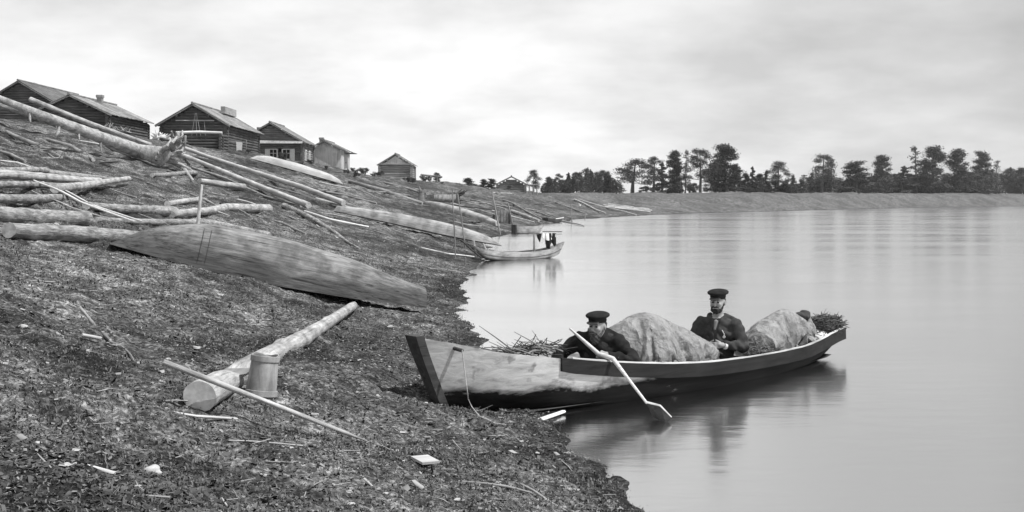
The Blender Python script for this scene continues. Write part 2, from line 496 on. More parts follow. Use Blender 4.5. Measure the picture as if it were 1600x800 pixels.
# ------------------------------------------------------------------ logs and poles
def axis_mesh(name, P, rad, mats, label, cat, group=None, n=16, step=0.16, jit=0.075, bend=0.02, pointed=(0, 0), knots=0, stubs=(), squash=1.0, seedv=0):
    """a log along world points P with radii rad; local X runs along it; stubs = [(t, dir, length, r)] broken branches"""
    rr = random.Random(hash((name, seedv)) & 0xffff if False else int(abs(P[0][0] * 977 + P[0][1] * 131 + P[-1][0] * 53)) + seedv)
    P = [Vector(p) for p in P]
    ex = (P[-1] - P[0]).normalized()
    ez = Vector((0, 0, 1)) if abs(ex.z) < .95 else Vector((0, 1, 0)); ey = ez.cross(ex).normalized(); ez = ex.cross(ey).normalized()
    Mx = Matrix((ex, ey, ez)).transposed().to_4x4(); Mx.translation = P[0]
    Mi = Mx.inverted()
    loc = [Mi @ p for p in P]
    L = [0]
    for a, b_ in zip(loc, loc[1:]): L.append(L[-1] + (b_ - a).length)
    tot = L[-1]
    k = max(4, min(60, int(tot / step)))
    mb = MB()
    ph1, ph2 = rr.uniform(0, 6), rr.uniform(0, 6)
    base = len(mb.v)
    rings = []
    for i in range(k + 1):
        s = tot * i / k
        j = max(0, min(len(L) - 2, next((q for q in range(len(L) - 1) if L[q + 1] >= s), len(L) - 2)))
        f = (s - L[j]) / max(1e-6, L[j + 1] - L[j])
        c = loc[j].lerp(loc[j + 1], f)
        r = rad[j] * (1 - f) + rad[j + 1] * f
        u = i / k
        c = c + Vector((0, math.sin(u * 5 + ph1) * bend * tot * 0.25 * u * (1 - u) * 4, math.sin(u * 4 + ph2) * bend * tot * 0.15 * u * (1 - u) * 4))
        rings.append((c, r, u))
    kn = [(rr.uniform(0.05, 0.95), rr.uniform(0, 6.28)) for _ in range(knots)]
    for i, (c, r, u) in enumerate(rings):
        if pointed[0] and u < 0.06: r *= 0.25 + 0.75 * (u / 0.06)
        if pointed[1] and u > 0.9: r *= 0.25 + 0.75 * ((1 - u) / 0.1)
        for q in range(n):
            a = 2 * math.pi * q / n
            rq = r * (1 + rr.uniform(-jit, jit) + 0.05 * math.sin(2 * a + ph1 + 3 * u) + 0.02 * math.sin(u * 11 + ph2))
            for (ku, ka) in kn:
                if abs(u - ku) * tot < 0.12 and abs((a - ka + 3.14) % 6.28 - 3.14) < 0.5: rq *= 1.16
            ox = 0.0
            if i == 0 or i == k: ox = rr.uniform(-0.006, 0.006)
            mb.v.append((c.x + ox, c.y + math.cos(a) * rq, c.z + math.sin(a) * rq * squash))
    for i in range(k):
        for q in range(n):
            q2 = (q + 1) % n
            mb.f.append((base + i * n + q, base + i * n + q2, base + (i + 1) * n + q2, base + (i + 1) * n + q)); mb.m.append(0)
    ca = len(mb.v); mb.v.append(tuple(rings[0][0] + Vector((0.0, 0, 0)))); mb.v.append(tuple(rings[-1][0]))
    for q in range(n):
        q2 = (q + 1) % n
        mb.f.append((ca, base + q2, base + q)); mb.m.append(1)
        mb.f.append((ca + 1, base + k * n + q, base + k * n + q2)); mb.m.append(1)
    o = mb.build(name, list(mats))
    o.matrix_world = Mx
    tag(o, label, cat, group)
    for (tt, d, ln, r0) in stubs:
        i = int(tt * k); c = rings[i][0]
        dl = (Mi.to_3x3() @ Vector(d)).normalized()
        sb = MB()
        side = Vector((rr.uniform(-.3, .3), rr.uniform(-.3, .3), 0))
        sb.tube([c, c + dl * (rings[i][1] + ln * .5), c + (dl + side * .4) * (rings[i][1] + ln)], [r0 * 1.2, r0, r0 * .5], 7, jit=.12)
        sb.build('branch_stub', mats[0], o)
    return o


def log(name, pts, th, label, cat='log', mat='bark', cut='cut', group=None, lift=0.0, fit=True, **kw):
    """pts: photo pixels of the log's axis where it lies on the bank; th: its thickness there in pixels"""
    if isinstance(th, (int, float)): th = [th] * len(pts)
    P, rad = [], []
    for (x, y), w_ in zip(pts, th):
        q = gp(x, y + w_ * 0.42)
        if q is None: q = crest(x)
        r = w_ / 2 * q.y / F
        rad.append(r); P.append(Vector((q.x, q.y, q.z + r * 0.9 + lift)))
    if fit:
        for (i, j) in zip(range(len(P) - 1), range(1, len(P))):
            tt = np.linspace(0, 1, 24)
            X = P[i].x + (P[j].x - P[i].x) * tt; Y = P[i].y + (P[j].y - P[i].y) * tt
            Zl = P[i].z + (P[j].z - P[i].z) * tt - (rad[i] + rad[j]) / 2
            pen = float((ground(X, Y, False) - Zl).max())
            if pen > 0.5 * rad[i]:
                up = min(0.45, 0.7 * (pen - 0.3 * rad[i]))
                P[i].z += up * .5; P[j].z += up * .5
    return axis_mesh(name, P, rad, (M[mat], M[cut]), label, cat, group, **kw)


def pole(name, a, b, r, label, cat='pole', mat='peeled', group=None, **kw):
    """a standing or leaning pole between two world points"""
    return axis_mesh(name, [a, b], [r, r * .8], (M[mat], M['cut']), label, cat, group, n=8, jit=.04, bend=.015, **kw)


# ------------------------------------------------------------------ hulls
def hull_mesh(L, st, nseg=14, ns=40, rake=(0, 0), t=0.03, p=0.75, q=0.8, inner=True, mi=(0, 0)):
    """dugout: st = list of (s, halfwidth, z_gunwale, z_keel); returns MB in local coords, x along the boat"""
    S = np.array(st); ss = np.linspace(0, 1, ns + 1)
    def smooth(col):
        v = np.interp(ss, S[:, 0], S[:, col])
        for _ in range(3):
            v[1:-1] = (v[:-2] + 2 * v[1:-1] + v[2:]) / 4
        return v
    W, ZG, ZK = smooth(1), smooth(2), smooth(3)
    mb = MB(); th = np.linspace(-math.pi / 2, math.pi / 2, nseg + 1)
    def shell(off):
        b0 = len(mb.v)
        for i, s in enumerate(ss):
            for a in th:
                sn, cs = math.sin(a), max(0.0, math.cos(a))
                wv = max(0.004, W[i] - off); zk = ZK[i] + off; zg = ZG[i]
                fr = cs ** q
                y = wv * math.copysign(abs(sn) ** p, sn)
                z = zg - max(0.01, zg - zk) * fr
                x = s * L + rake[0] * fr * (1 - s) ** 5 - rake[1] * fr * s ** 5
                mb.v.append((x, y, z))
        return b0
    n = nseg + 1
    o = shell(0.0)
    for i in range(ns):
        for k in range(nseg):
            a = o + i * n + k
            mb.f.append((a, a + n, a + n + 1, a + 1)); mb.m.append(mi[0])
    # end pieces
    for i, rev in ((0, False), (ns, True)):
        ring = [o + i * n + k for k in range(n)]
        mb.f.append(tuple(ring if not rev else ring[::-1])); mb.m.append(mi[0])
    if inner:
        c = shell(t)
        for i in range(ns):
            for k in range(nseg):
                a = c + i * n + k
                mb.f.append((a, a + 1, a + n + 1, a + n)); mb.m.append(mi[1])
        for k in (0, nseg):
            for i in range(ns):
                a, b_ = o + i * n + k, c + i * n + k
                f = (a, b_, b_ + n, a + n)
                mb.f.append(f if k == nseg else f[::-1]); mb.m.append(mi[0])
        for i, rev in ((0, False), (ns, True)):
            ring = [c + i * n + k for k in range(n)]
            mb.f.append(tuple(ring if rev else ring[::-1])); mb.m.append(mi[1])
    return mb, ss, W, ZG, ZK


def frame_matrix(a, b, roll=0.0):
    """local frame: origin a, x toward b, z up"""
    a, b = Vector(a), Vector(b)
    ex = (b - a).normalized(); ey = Vector((0, 0, 1)).cross(ex).normalized(); ez = ex.cross(ey)
    Mx = Matrix((ex, ey, ez)).transposed().to_4x4(); Mx.translation = a
    return Mx @ Matrix.Rotation(roll, 4, 'X')


# ------------------------------------------------------------------ smooth solids from distance fields (bodies, clothes, sacks)
class SDF:
    def __init__(self): self.p = []
    def cap(self, a, b, r1, r2=None, k=0.02, sub=False): self.p.append(('c', np.array(a, float), np.array(b, float), r1, r1 if r2 is None else r2, k, sub)); return self
    def ell(self, c, r, k=0.02, sub=False, rot=None): self.p.append(('e', np.array(c, float), np.array(r, float), None if rot is None else np.array(Euler(rot).to_matrix().transposed()), 0, k, sub)); return self
    def ev(self, X, Y, Z, off=0.0):
        d = np.full(X.shape, 1e3, np.float32)
        for (kind, a, b, r1, r2, k, sub) in self.p:
            if kind == 'c':
                ba = b - a; L2 = max(1e-9, float(ba @ ba))
                h = np.clip(((X - a[0]) * ba[0] + (Y - a[1]) * ba[1] + (Z - a[2]) * ba[2]) / L2, 0, 1)
                e = np.sqrt((X - a[0] - h * ba[0]) ** 2 + (Y - a[1] - h * ba[1]) ** 2 + (Z - a[2] - h * ba[2]) ** 2) - (r1 + (r2 - r1) * h)
            else:
                x, y, z = X - a[0], Y - a[1], Z - a[2]
                if r1 is not None:
                    m_ = r1; x, y, z = m_[0, 0] * x + m_[0, 1] * y + m_[0, 2] * z, m_[1, 0] * x + m_[1, 1] * y + m_[1, 2] * z, m_[2, 0] * x + m_[2, 1] * y + m_[2, 2] * z
                q0 = np.sqrt((x / b[0]) ** 2 + (y / b[1]) ** 2 + (z / b[2]) ** 2)
                q1 = np.sqrt((x / b[0] ** 2) ** 2 + (y / b[1] ** 2) ** 2 + (z / b[2] ** 2) ** 2) + 1e-6
                e = q0 * (q0 - 1) / q1
            if sub:
                h = np.clip(0.5 - 0.5 * (d + e) / k, 0, 1); d = d * (1 - h) - e * h + k * h * (1 - h)
            else:
                h = np.clip(0.5 + 0.5 * (e - d) / k, 0, 1); d = e * (1 - h) + d * h - k * h * (1 - h)
        return d - off


def surface(fn, lo, hi, h):
    """naive surface nets over a box"""
    ax = [np.arange(lo[i], hi[i] + h, h, dtype=np.float32) for i in range(3)]
    X, Y, Z = np.meshgrid(*ax, indexing='ij')
    D = fn(X, Y, Z)
    s = D < 0
    nx, ny, nz = D.shape
    cs = np.zeros((nx - 1, ny - 1, nz - 1), np.int32)
    for dx in (0, 1):
        for dy in (0, 1):
            for dz in (0, 1): cs += s[dx:nx - 1 + dx, dy:ny - 1 + dy, dz:nz - 1 + dz]
    act = (cs > 0) & (cs < 8)
    idx = np.full(act.shape, -1, np.int64); ai = np.argwhere(act); idx[act] = np.arange(len(ai))
    acc = np.zeros((len(ai), 3)); cnt = np.zeros(len(ai))
    cor = [(dx, dy, dz) for dx in (0, 1) for dy in (0, 1) for dz in (0, 1)]
    for a in range(8):
        for b_ in range(a + 1, 8):
            if sum(abs(i - j) for i, j in zip(cor[a], cor[b_])) != 1: continue
            pa, pb = ai + cor[a], ai + cor[b_]
            va, vb = D[tuple(pa.T)], D[tuple(pb.T)]
            mk = (va < 0) != (vb < 0)
            tt = np.where(mk, va / np.where(mk, va - vb, 1), 0)
            acc += np.where(mk[:, None], pa + (pb - pa) * tt[:, None], 0); cnt += mk
    V = np.array(lo) + acc / cnt[:, None] * h
    faces = []
    for axis in range(3):
        sl0 = [slice(None)] * 3; sl1 = [slice(None)] * 3
        sl0[axis] = slice(0, -1); sl1[axis] = slice(1, None)
        ch = s[tuple(sl0)] != s[tuple(sl1)]
        e = np.argwhere(ch)
        o1, o2 = (axis + 1) % 3, (axis + 2) % 3
        ok = (e[:, o1] > 0) & (e[:, o2] > 0) & (e[:, o1] < D.shape[o1] - 1) & (e[:, o2] < D.shape[o2] - 1)
        e = e[ok]
        def cell(a, b_):
            c = e.copy(); c[:, o1] -= a; c[:, o2] -= b_
            return idx[tuple(c.T)]
        q = np.stack([cell(1, 1), cell(0, 1), cell(0, 0), cell(1, 0)], -1)
        ins = s[tuple(e.T)]
        q = np.where(ins[:, None], q, q[:, ::-1])
        faces.append(q)
    return V, np.concatenate(faces)


def sdf_obj(name, fn, lo, hi, h, mat, parent=None, relax=1):
    V, Q = surface(fn, lo, hi, h)
    for _ in range(relax):
        acc = np.zeros_like(V); c = np.zeros(len(V))
        for a, b_ in ((0, 1), (1, 2), (2, 3), (3, 0)):
            np.add.at(acc, Q[:, a], V[Q[:, b_]]); np.add.at(acc, Q[:, b_], V[Q[:, a]])
            np.add.at(c, Q[:, a], 1); np.add.at(c, Q[:, b_], 1)
        V = V * 0.5 + 0.5 * acc / np.maximum(c, 1)[:, None]
    return np_mesh(name, V, [Q], mat, parent)


# ------------------------------------------------------------------ tree kit
def leaf_cloud(clumps, size, seed, up=0.0):
    """clumps: (centre, (rx, ry, rz), n) -> quads scattered through the ellipsoids"""
    r_ = np.random.default_rng(seed); C = []
    for (c, e, n) in clumps:
        d = r_.normal(size=(n, 3)); d /= np.linalg.norm(d, axis=1)[:, None]
        rad = r_.random(n) ** 0.45
        C.append(np.array(c) + d * rad[:, None] * np.array(e))
    C = np.concatenate(C); n = len(C)
    u = r_.normal(size=(n, 3)); u[:, 2] += up; u /= np.linalg.norm(u, axis=1)[:, None]
    v = np.cross(u, r_.normal(size=(n, 3))); v /= np.linalg.norm(v, axis=1)[:, None] + 1e-9
    s = size * r_.uniform(0.6, 1.3, n)[:, None]
    wdt = s * r_.uniform(0.22, 0.42, n)[:, None]
    V = np.stack([C - u * s * .5, C + v * wdt * .5 , C + u * s * .5, C - v * wdt * .5], 1).reshape(-1, 3)
    Q = np.arange(n * 4).reshape(-1, 4)
    return V, Q


def tree_parts(kind, seed, H=10.0):
    r = random.Random(seed); cl = []; tb = MB()
    lean = (r.uniform(-.35, .35), r.uniform(-.35, .35))
    def tr(z): u = z / H; return Vector((lean[0] * u + math.sin(u * 5 + seed) * .16 * u, lean[1] * u, z))
    zs = [0, .12, .3, .5, .7, .85, .97]
    r0 = {'pine': .24, 'cedar': .26, 'larch': .15, 'spruce': .17, 'bush': .09}[kind]
    tb.tube([tr(H * z) - Vector((0, 0, .4 if z == 0 else 0)) for z in zs], [r0 * (1.15 - .98 * z) for z in zs], 8, jit=.06)
    def limb(z, az, ln, rise):
        a = tr(z); bq = a + Vector((math.cos(az) * ln, math.sin(az) * ln, rise))
        mid = a.lerp(bq, .5) + Vector((0, 0, -.08 * ln))
        tb.tube([a, mid, bq], [r0 * .38 * (1.1 - z / H), r0 * .25 * (1.1 - z / H), .02], 5, cap=False)
        return bq
    size = 0.36
    if kind == 'pine':      # bare lower trunk, clumped rounded crown
        for i in range(22):
            z = H * (0.30 + 0.68 * (i + r.random()) / 22); u = z / H
            ln = (1.9 * math.sin(min(1, (1.04 - u) / .5) * 1.5) + .3) * r.uniform(.55, 1.2)
            e = limb(z, r.uniform(0, 6.28), ln, .25)
            s = r.uniform(.6, 1.0) * (1.25 - .35 * u)
            cl.append((e, (s * 1.05, s * 1.05, s * .75), int(150 * s * s + 30))); cl.append((e, (s * 1.6, s * 1.6, s * 1.25), 85))
        cl.append((tr(H * .97), (.8, .8, .6), 130))
    elif kind == 'cedar':   # Siberian stone pine: dense, foliage almost to the ground, blunt knobbly top
        for i in range(54):
            z = H * (0.05 + 0.92 * (i + r.random()) / 54); u = z / H
            ln = (1.95 * (1.02 - u) ** .78 + .25) * r.uniform(.4, 1.25)
            e = limb(z, r.uniform(0, 6.28), ln, .45)
            s = r.uniform(.42, .72)
            cl.append((e, (s, s, s * .75), int(170 * s * s + 24))); cl.append((e, (s * 1.6, s * 1.6, s * 1.3), 80)); cl.append((tr(z).lerp(e, .5), (s, s, s * .7), int(90 * s * s)))
        cl.append((tr(H * .96), (.28, .28, .6), 70)); cl.append((tr(H * .88), (.5, .5, .6), 90))
    elif kind == 'larch':   # thin, see-through
        size = .42
        for i in range(30):
            z = H * (0.18 + 0.80 * (i + r.random()) / 30); u = z / H
            ln = (1.5 * (1.03 - u) ** .7 + .15) * r.uniform(.6, 1.2)
            e = limb(z, r.uniform(0, 6.28), ln, .35)
            a = tr(z)
            cl.append((a.lerp(e, .65), (.55, .55, .35), 26))
        cl.append((tr(H * .96), (.25, .25, .5), 30))
    elif kind == 'spruce':  # conical, tiered
        for i in range(34):
            z = H * (0.05 + 0.92 * (i + r.random()) / 34); u = z / H
            ln = (1.7 * (1.02 - u) + .1) * r.uniform(.7, 1.15)
            e = limb(z, r.uniform(0, 6.28), ln, -.15)
            a = tr(z)
            s = .3 + .4 * (1 - u)
            cl.append((a.lerp(e, .85), (s, s, s * .6), int(90 + 60 * (1 - u)))); cl.append((e, (s * 1.3, s * 1.3, s), 24)); cl.append((a.lerp(e, .35), (s, s, s * .6), 50))
        cl.append((tr(H * .97), (.14, .14, .4), 30))
    else:                   # bush / young broadleaf, H metres high and about as wide
        for i in range(16):
            az = r.uniform(0, 6.28); ln = r.uniform(.1, .36) * H; z = H * r.uniform(.22, .85)
            e = limb(H * .15, az, ln, z - H * .15)
            s = H * r.uniform(.10, .2)
            cl.append((e, (s, s, s * .8), 110))
        size = 0.05 * H + .12
    V, Q = leaf_cloud([(tuple(c), e, n) for c, e, n in cl], size, seed, .5)
    return tb, V, Q


PROTO = {}
def tree_proto(kind, seed):
    key = (kind, seed)
    if key not in PROTO:
        tb, V, Q = tree_parts(kind, seed, 3.0 if kind == 'bush' else 10.0)
        PROTO[key] = (tb, V, Q)
    return PROTO[key]
_made = {}
KIND_NAME = {'pine': 'pine_tree', 'cedar': 'stone_pine', 'larch': 'larch_tree', 'spruce': 'spruce_tree', 'bush': 'bush'}
def tree(kind, seed, loc, height, width, label, group=None, rz=None, leaf=None, cat=None):
    """height in metres, width = crown width factor"""
    H0 = 3.0 if kind == 'bush' else 10.0
    leaf = leaf or {'larch': 'pale_leaf', 'bush': 'bush'}.get(kind, 'pine')
    o = empty(KIND_NAME[kind], loc, label, cat or ('bush' if kind == 'bush' else 'tree'), group, random.uniform(0, 6.28) if rz is None else rz)
    o.scale = (height / H0 * width, height / H0 * width, height / H0)
    key = (kind, seed, leaf)
    if key not in _made:
        tb, V, Q = tree_proto(kind, seed)
        t_ = tb.build('stem' if kind == 'bush' else 'trunk', M['trunk'], o)
        c_ = np_mesh('foliage' if kind == 'bush' else 'crown', V, [Q], M[leaf], o, smooth=False)
        _made[key] = (t_, c_)
    else:
        for s in _made[key]:
            c = s.copy(); COL.objects.link(c); c.parent = o
    return o
# ------------------------------------------------------------------ the loaded dugout at the water's edge
m, t, b = new_mat('tarred_hull')
v = obj_vec(t, (1.0, 16, 16), False)
n = noise(t, v, 1.0, 7, 0.65, 0.5)
c = ramp(t, n, [(0.28, 0.22), (0.5, 0.40), (0.72, 0.54)])
tcn = t.nodes.new('ShaderNodeTexCoord'); sp = t.nodes.new('ShaderNodeSeparateXYZ'); t.links.new(tcn.outputs['Object'], sp.inputs[0])
def mth(t, op, a, b_=None, c_=None, clamp=False):
    q = t.nodes.new('ShaderNodeMath'); q.operation = op; q.use_clamp = clamp
    for i, v_ in enumerate((a, b_, c_)):
        if v_ is None: continue
        if isinstance(v_, (int, float)): q.inputs[i].default_value = v_
        else: t.links.new(v_, q.inputs[i])
    return q.outputs[0]
v2 = obj_vec(t, (1.2, 2.5, 4.0), False)
n2 = noise(t, v2, 1.0, 6, 0.65, 0.3)
# smeared tar: all of the after body, and the bottom of the forward part
tarx = mth(t, 'MULTIPLY', mth(t, 'ADD', sp.outputs[0], -2.35), 1.6)
tarz = mth(t, 'MULTIPLY', mth(t, 'SUBTRACT', mth(t, 'ADD', mth(t, 'MULTIPLY', sp.outputs[0], -0.045), 0.36), sp.outputs[2]), 7.0)
tar = mth(t, 'MAXIMUM', tarx, tarz)
tar = mth(t, 'ADD', tar, mth(t, 'MULTIPLY', mth(t, 'ADD', n2, -0.5), 4.2))
tar = ramp(t, tar, [(0.0, 0.0), (0.75, 1.0)])
c = mixc(t, c, ramp(t, noise(t, obj_vec(t, (5, 5, 5), False), 1.0, 3, .5), [(0.30, 0.35), (0.37, 1.0)]), 0.7, 'MULTIPLY')
c = mixc(t, c, ramp(t, n, [(0.3, 0.003), (0.7, 0.012)]), tar)
t.links.new(c, b.inputs['Base Color']); b.inputs['Roughness'].default_value = 0.9; b.inputs['Specular IOR Level'].default_value = 0.1
bump(t, b, n, 0.35, 0.015)
M['hull'] = m

BA, BB = Vector((-0.85, 9.92, 0)), Vector((4.46, 14.75, 0))
BL = (BB - BA).length
BM = frame_matrix(BA, BB)
bu = (BM.to_3x3() @ Vector((1, 0, 0))); bn = -(BM.to_3x3() @ Vector((0, 1, 0)))
RIM = [(640, 528), (690, 532), (785, 553), (930, 565), (1000, 571), (1100, 569), (1200, 556), (1270, 540), (1318, 512)]
st = []
for s, wd, zk in [(0, .065, .10), (.03, .13, .08), (.1, .26, .03), (.2, .39, -.06), (.3, .47, -.12), (.4, .52, -.15), (.5, .53, -.16), (.6, .52, -.16), (.7, .47, -.14),
                  (.8, .38, -.10), (.88, .27, -.05), (.95, .14, .04), (1.0, .05, .13)]:
    p_ = BA + bu * (BL * s) + bn * wd
    xx = HX + F * p_.x / p_.y
    yy = np.interp(xx, [q[0] for q in RIM], [q[1] for q in RIM])
    st.append((s, wd, EYE - (yy - HY) / F * p_.y, zk))
boat = empty('dugout_boat', BA, 'long loaded dugout boat grounded at the waterline, carrying two men and covered cargo', 'boat')
boat.matrix_world = BM
mb, ss, W_, ZG_, ZK_ = hull_mesh(BL, st, nseg=18, ns=64, rake=(0.34, 0.35), t=0.035, p=.62, q=.62)
for i in range(len(mb.m)): pass
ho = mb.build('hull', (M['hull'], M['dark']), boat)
def boat_rim(s): return float(np.interp(s, ss, W_)), float(np.interp(s, ss, ZG_))
def bpt(x, y, z): return BM @ Vector((x, y, z))
# dark plank nailed along the outside of each gunwale, aft of the bow
for sg_ in (-1, 1):
    sb = MB(); N_ = 40; prev = None
    for i in range(N_ + 1):
        s = .20 + (.985 - .20) * i / N_
        wv, zg = boat_rim(s)
        dpt = .135 * (1 if i > 0 else .9)
        xoff = -0.35 * (s ** 5) * 0.0
        pts = [(s * BL + xoff, sg_ * (wv + .018), zg + .006), (s * BL + xoff, sg_ * (wv + .022), zg - dpt), (s * BL + xoff, sg_ * (wv - .012), zg - dpt), (s * BL + xoff, sg_ * (wv - .012), zg + .010)]
        cur = len(sb.v); sb.v += pts
        if prev is not None:
            for k in range(4):
                k2 = (k + 1) % 4
                sb.f.append((prev + k, prev + k2, cur + k2, cur + k)); sb.m.append(0)
        else: sb.f.append((cur, cur + 1, cur + 2, cur + 3)); sb.m.append(0)
        prev = cur
    sb.f.append((prev + 3, prev + 2, prev + 1, prev)); sb.m.append(0)
    sb.build('washboard', M['dark_plank'] if 'dark_plank' in M else M['dark'], boat, smooth=False)
    # pale top edge
    sb = MB()
    sb.tube([((.22 + .76 * i / 40) * BL, sg_ * (boat_rim(.22 + .76 * i / 40)[0] - .008), boat_rim(.22 + .76 * i / 40)[1] + .010) for i in range(41)], .016, 6, jit=.2)
    sb.build('gunwale', M['peeled'], boat)
# stem: dark upright board closing the bow
sb = MB()
zb0, zt0 = ZK_[0] - .04, ZG_[0] + .03
for i in range(9):
    f = i / 8; z = zt0 + (zb0 - zt0) * f
    x = 0.36 * f ** 1.1 - .035
    hw = .085 - .03 * f
    cur = len(sb.v); sb.v += [(x - .05, -hw, z), (x - .05, hw, z), (x + .03, hw + .012, z), (x + .03, -hw - .012, z)]
    if i:
        for k in range(4):
            k2 = (k + 1) % 4; pv = cur - 4
            sb.f.append((pv + k, pv + k2, cur + k2, cur + k)); sb.m.append(0)
sb.f.append((0, 1, 2, 3)); sb.m.append(0); sb.f.append((cur + 3, cur + 2, cur + 1, cur)); sb.m.append(0)
sb.build('stem', M['dark'], boat, smooth=False)
# floor
sb = MB(); prev = None
for i in range(31):
    s = .12 + .80 * i / 30; wv = boat_rim(s)[0] * .86
    zf = max(0.035, float(np.interp(s, ss, ZK_)) + .05)
    cur = len(sb.v); sb.v += [(s * BL, -wv, zf), (s * BL, wv, zf)]
    if i: sb.f.append((cur - 2, cur - 1, cur + 1, cur)); sb.m.append(0)
sb.build('floor', M['dark'], boat, smooth=False)
# peg and seams on the bow
sb = MB(); sb.tube([(.30, -.15, .70), (.30, -.265, .69)], .018, 8); sb.build('peg', M['dark'], boat)
# rope from the peg to the bank
pg = bpt(.30, -.262, .70); pgx, pgy = HX + F * pg.x / pg.y, HY + F * (EYE - pg.z) / pg.y
rp = [pg] + [px(pgx + 11 * f, pgy + (634 - pgy) * f, pg.y - .05 * f) for f in (.3, .6, .88)]
for q in ((pgx + 16, 645), (pgx + 27, 657), (pgx + 40, 664), (pgx + 52, 667), (pgx + 68, 672)):
    h = gp(*q); rp.append(Vector((h.x, h.y, gz(h.x, h.y) + .015)))
sb = MB(); sb.tube(rp, .0055, 6); ro = sb.build('mooring_rope', M['rope']); tag(ro, 'thin rope hanging from the bow peg of the loaded dugout down to the mud', 'rope')

# ------------------------------------------------------------------ cargo
def mound(name, label, cat, centre, ax_, bx_, H, mat, seed, shift=(0, 0), folds=9, amp=.07, lump=.12, p=2.2, skirt=.05, rot=0.0, group=None):
    """a sheet thrown over a heap: centre in boat coordinates"""
    r_ = np.random.default_rng(seed); nr_, na_ = 46, 150
    rr_ = np.linspace(0, 1, nr_)[:, None]; aa = np.linspace(0, 2 * np.pi, na_, endpoint=False)[None, :]
    ph = r_.uniform(0, 6.28, 6)
    fold = (np.sin(folds * aa + ph[0] + 1.5 * np.sin(2 * aa + ph[1])) + .6 * np.sin((folds * 2 + 1) * aa + ph[2] + 3 * rr_) + .4 * np.sin(5 * aa + 6 * rr_ + ph[3]))
    rad = rr_ * (1 + amp * fold * rr_ ** 1.5)
    x = rad * np.cos(aa) * ax_ + shift[0] * (1 - rr_ ** 2); y = rad * np.sin(aa) * bx_ + shift[1] * (1 - rr_ ** 2)
    z = H * np.clip(1 - rr_ ** p, 0, 1) ** .85
    z = z * (1 + lump * 2 * (vnoise(x, y, .34, seed) + .5 * vnoise(x, y, .16, seed + 1))) + amp * .35 * fold * rr_ * (1 - rr_) * H * 1.6
    z = z + (.030 * (.5 - np.abs(vnoise(x + .6 * y, y - x * .3, .17, seed + 2)) * 2) + .02 * vnoise(x, y, .07, seed + 3)) * (rr_ > 0) - skirt * (rr_ > .985)
    if rot == 0.0:   # the edge is tucked in against the boat's sides
        wv = np.interp((centre[0] + x) / BL, ss, W_) - .05
        y = np.clip(y + centre[1], -wv, wv) - centre[1]
    V = np.stack([x, y, z], -1).reshape(-1, 3)
    i0 = np.arange(nr_ - 1)[:, None] * na_; j0 = np.arange(na_)[None, :]; j1 = (j0 + 1) % na_
    Q = np.stack([i0 + j0, i0 + na_ + j0, i0 + na_ + j1, i0 + j1], -1).reshape(-1, 4)
    o = np_mesh(name, V, [Q], mat)
    o.matrix_world = BM @ Matrix.Translation(centre) @ Matrix.Rotation(rot, 4, 'Z')
    return tag(o, label, cat, group)

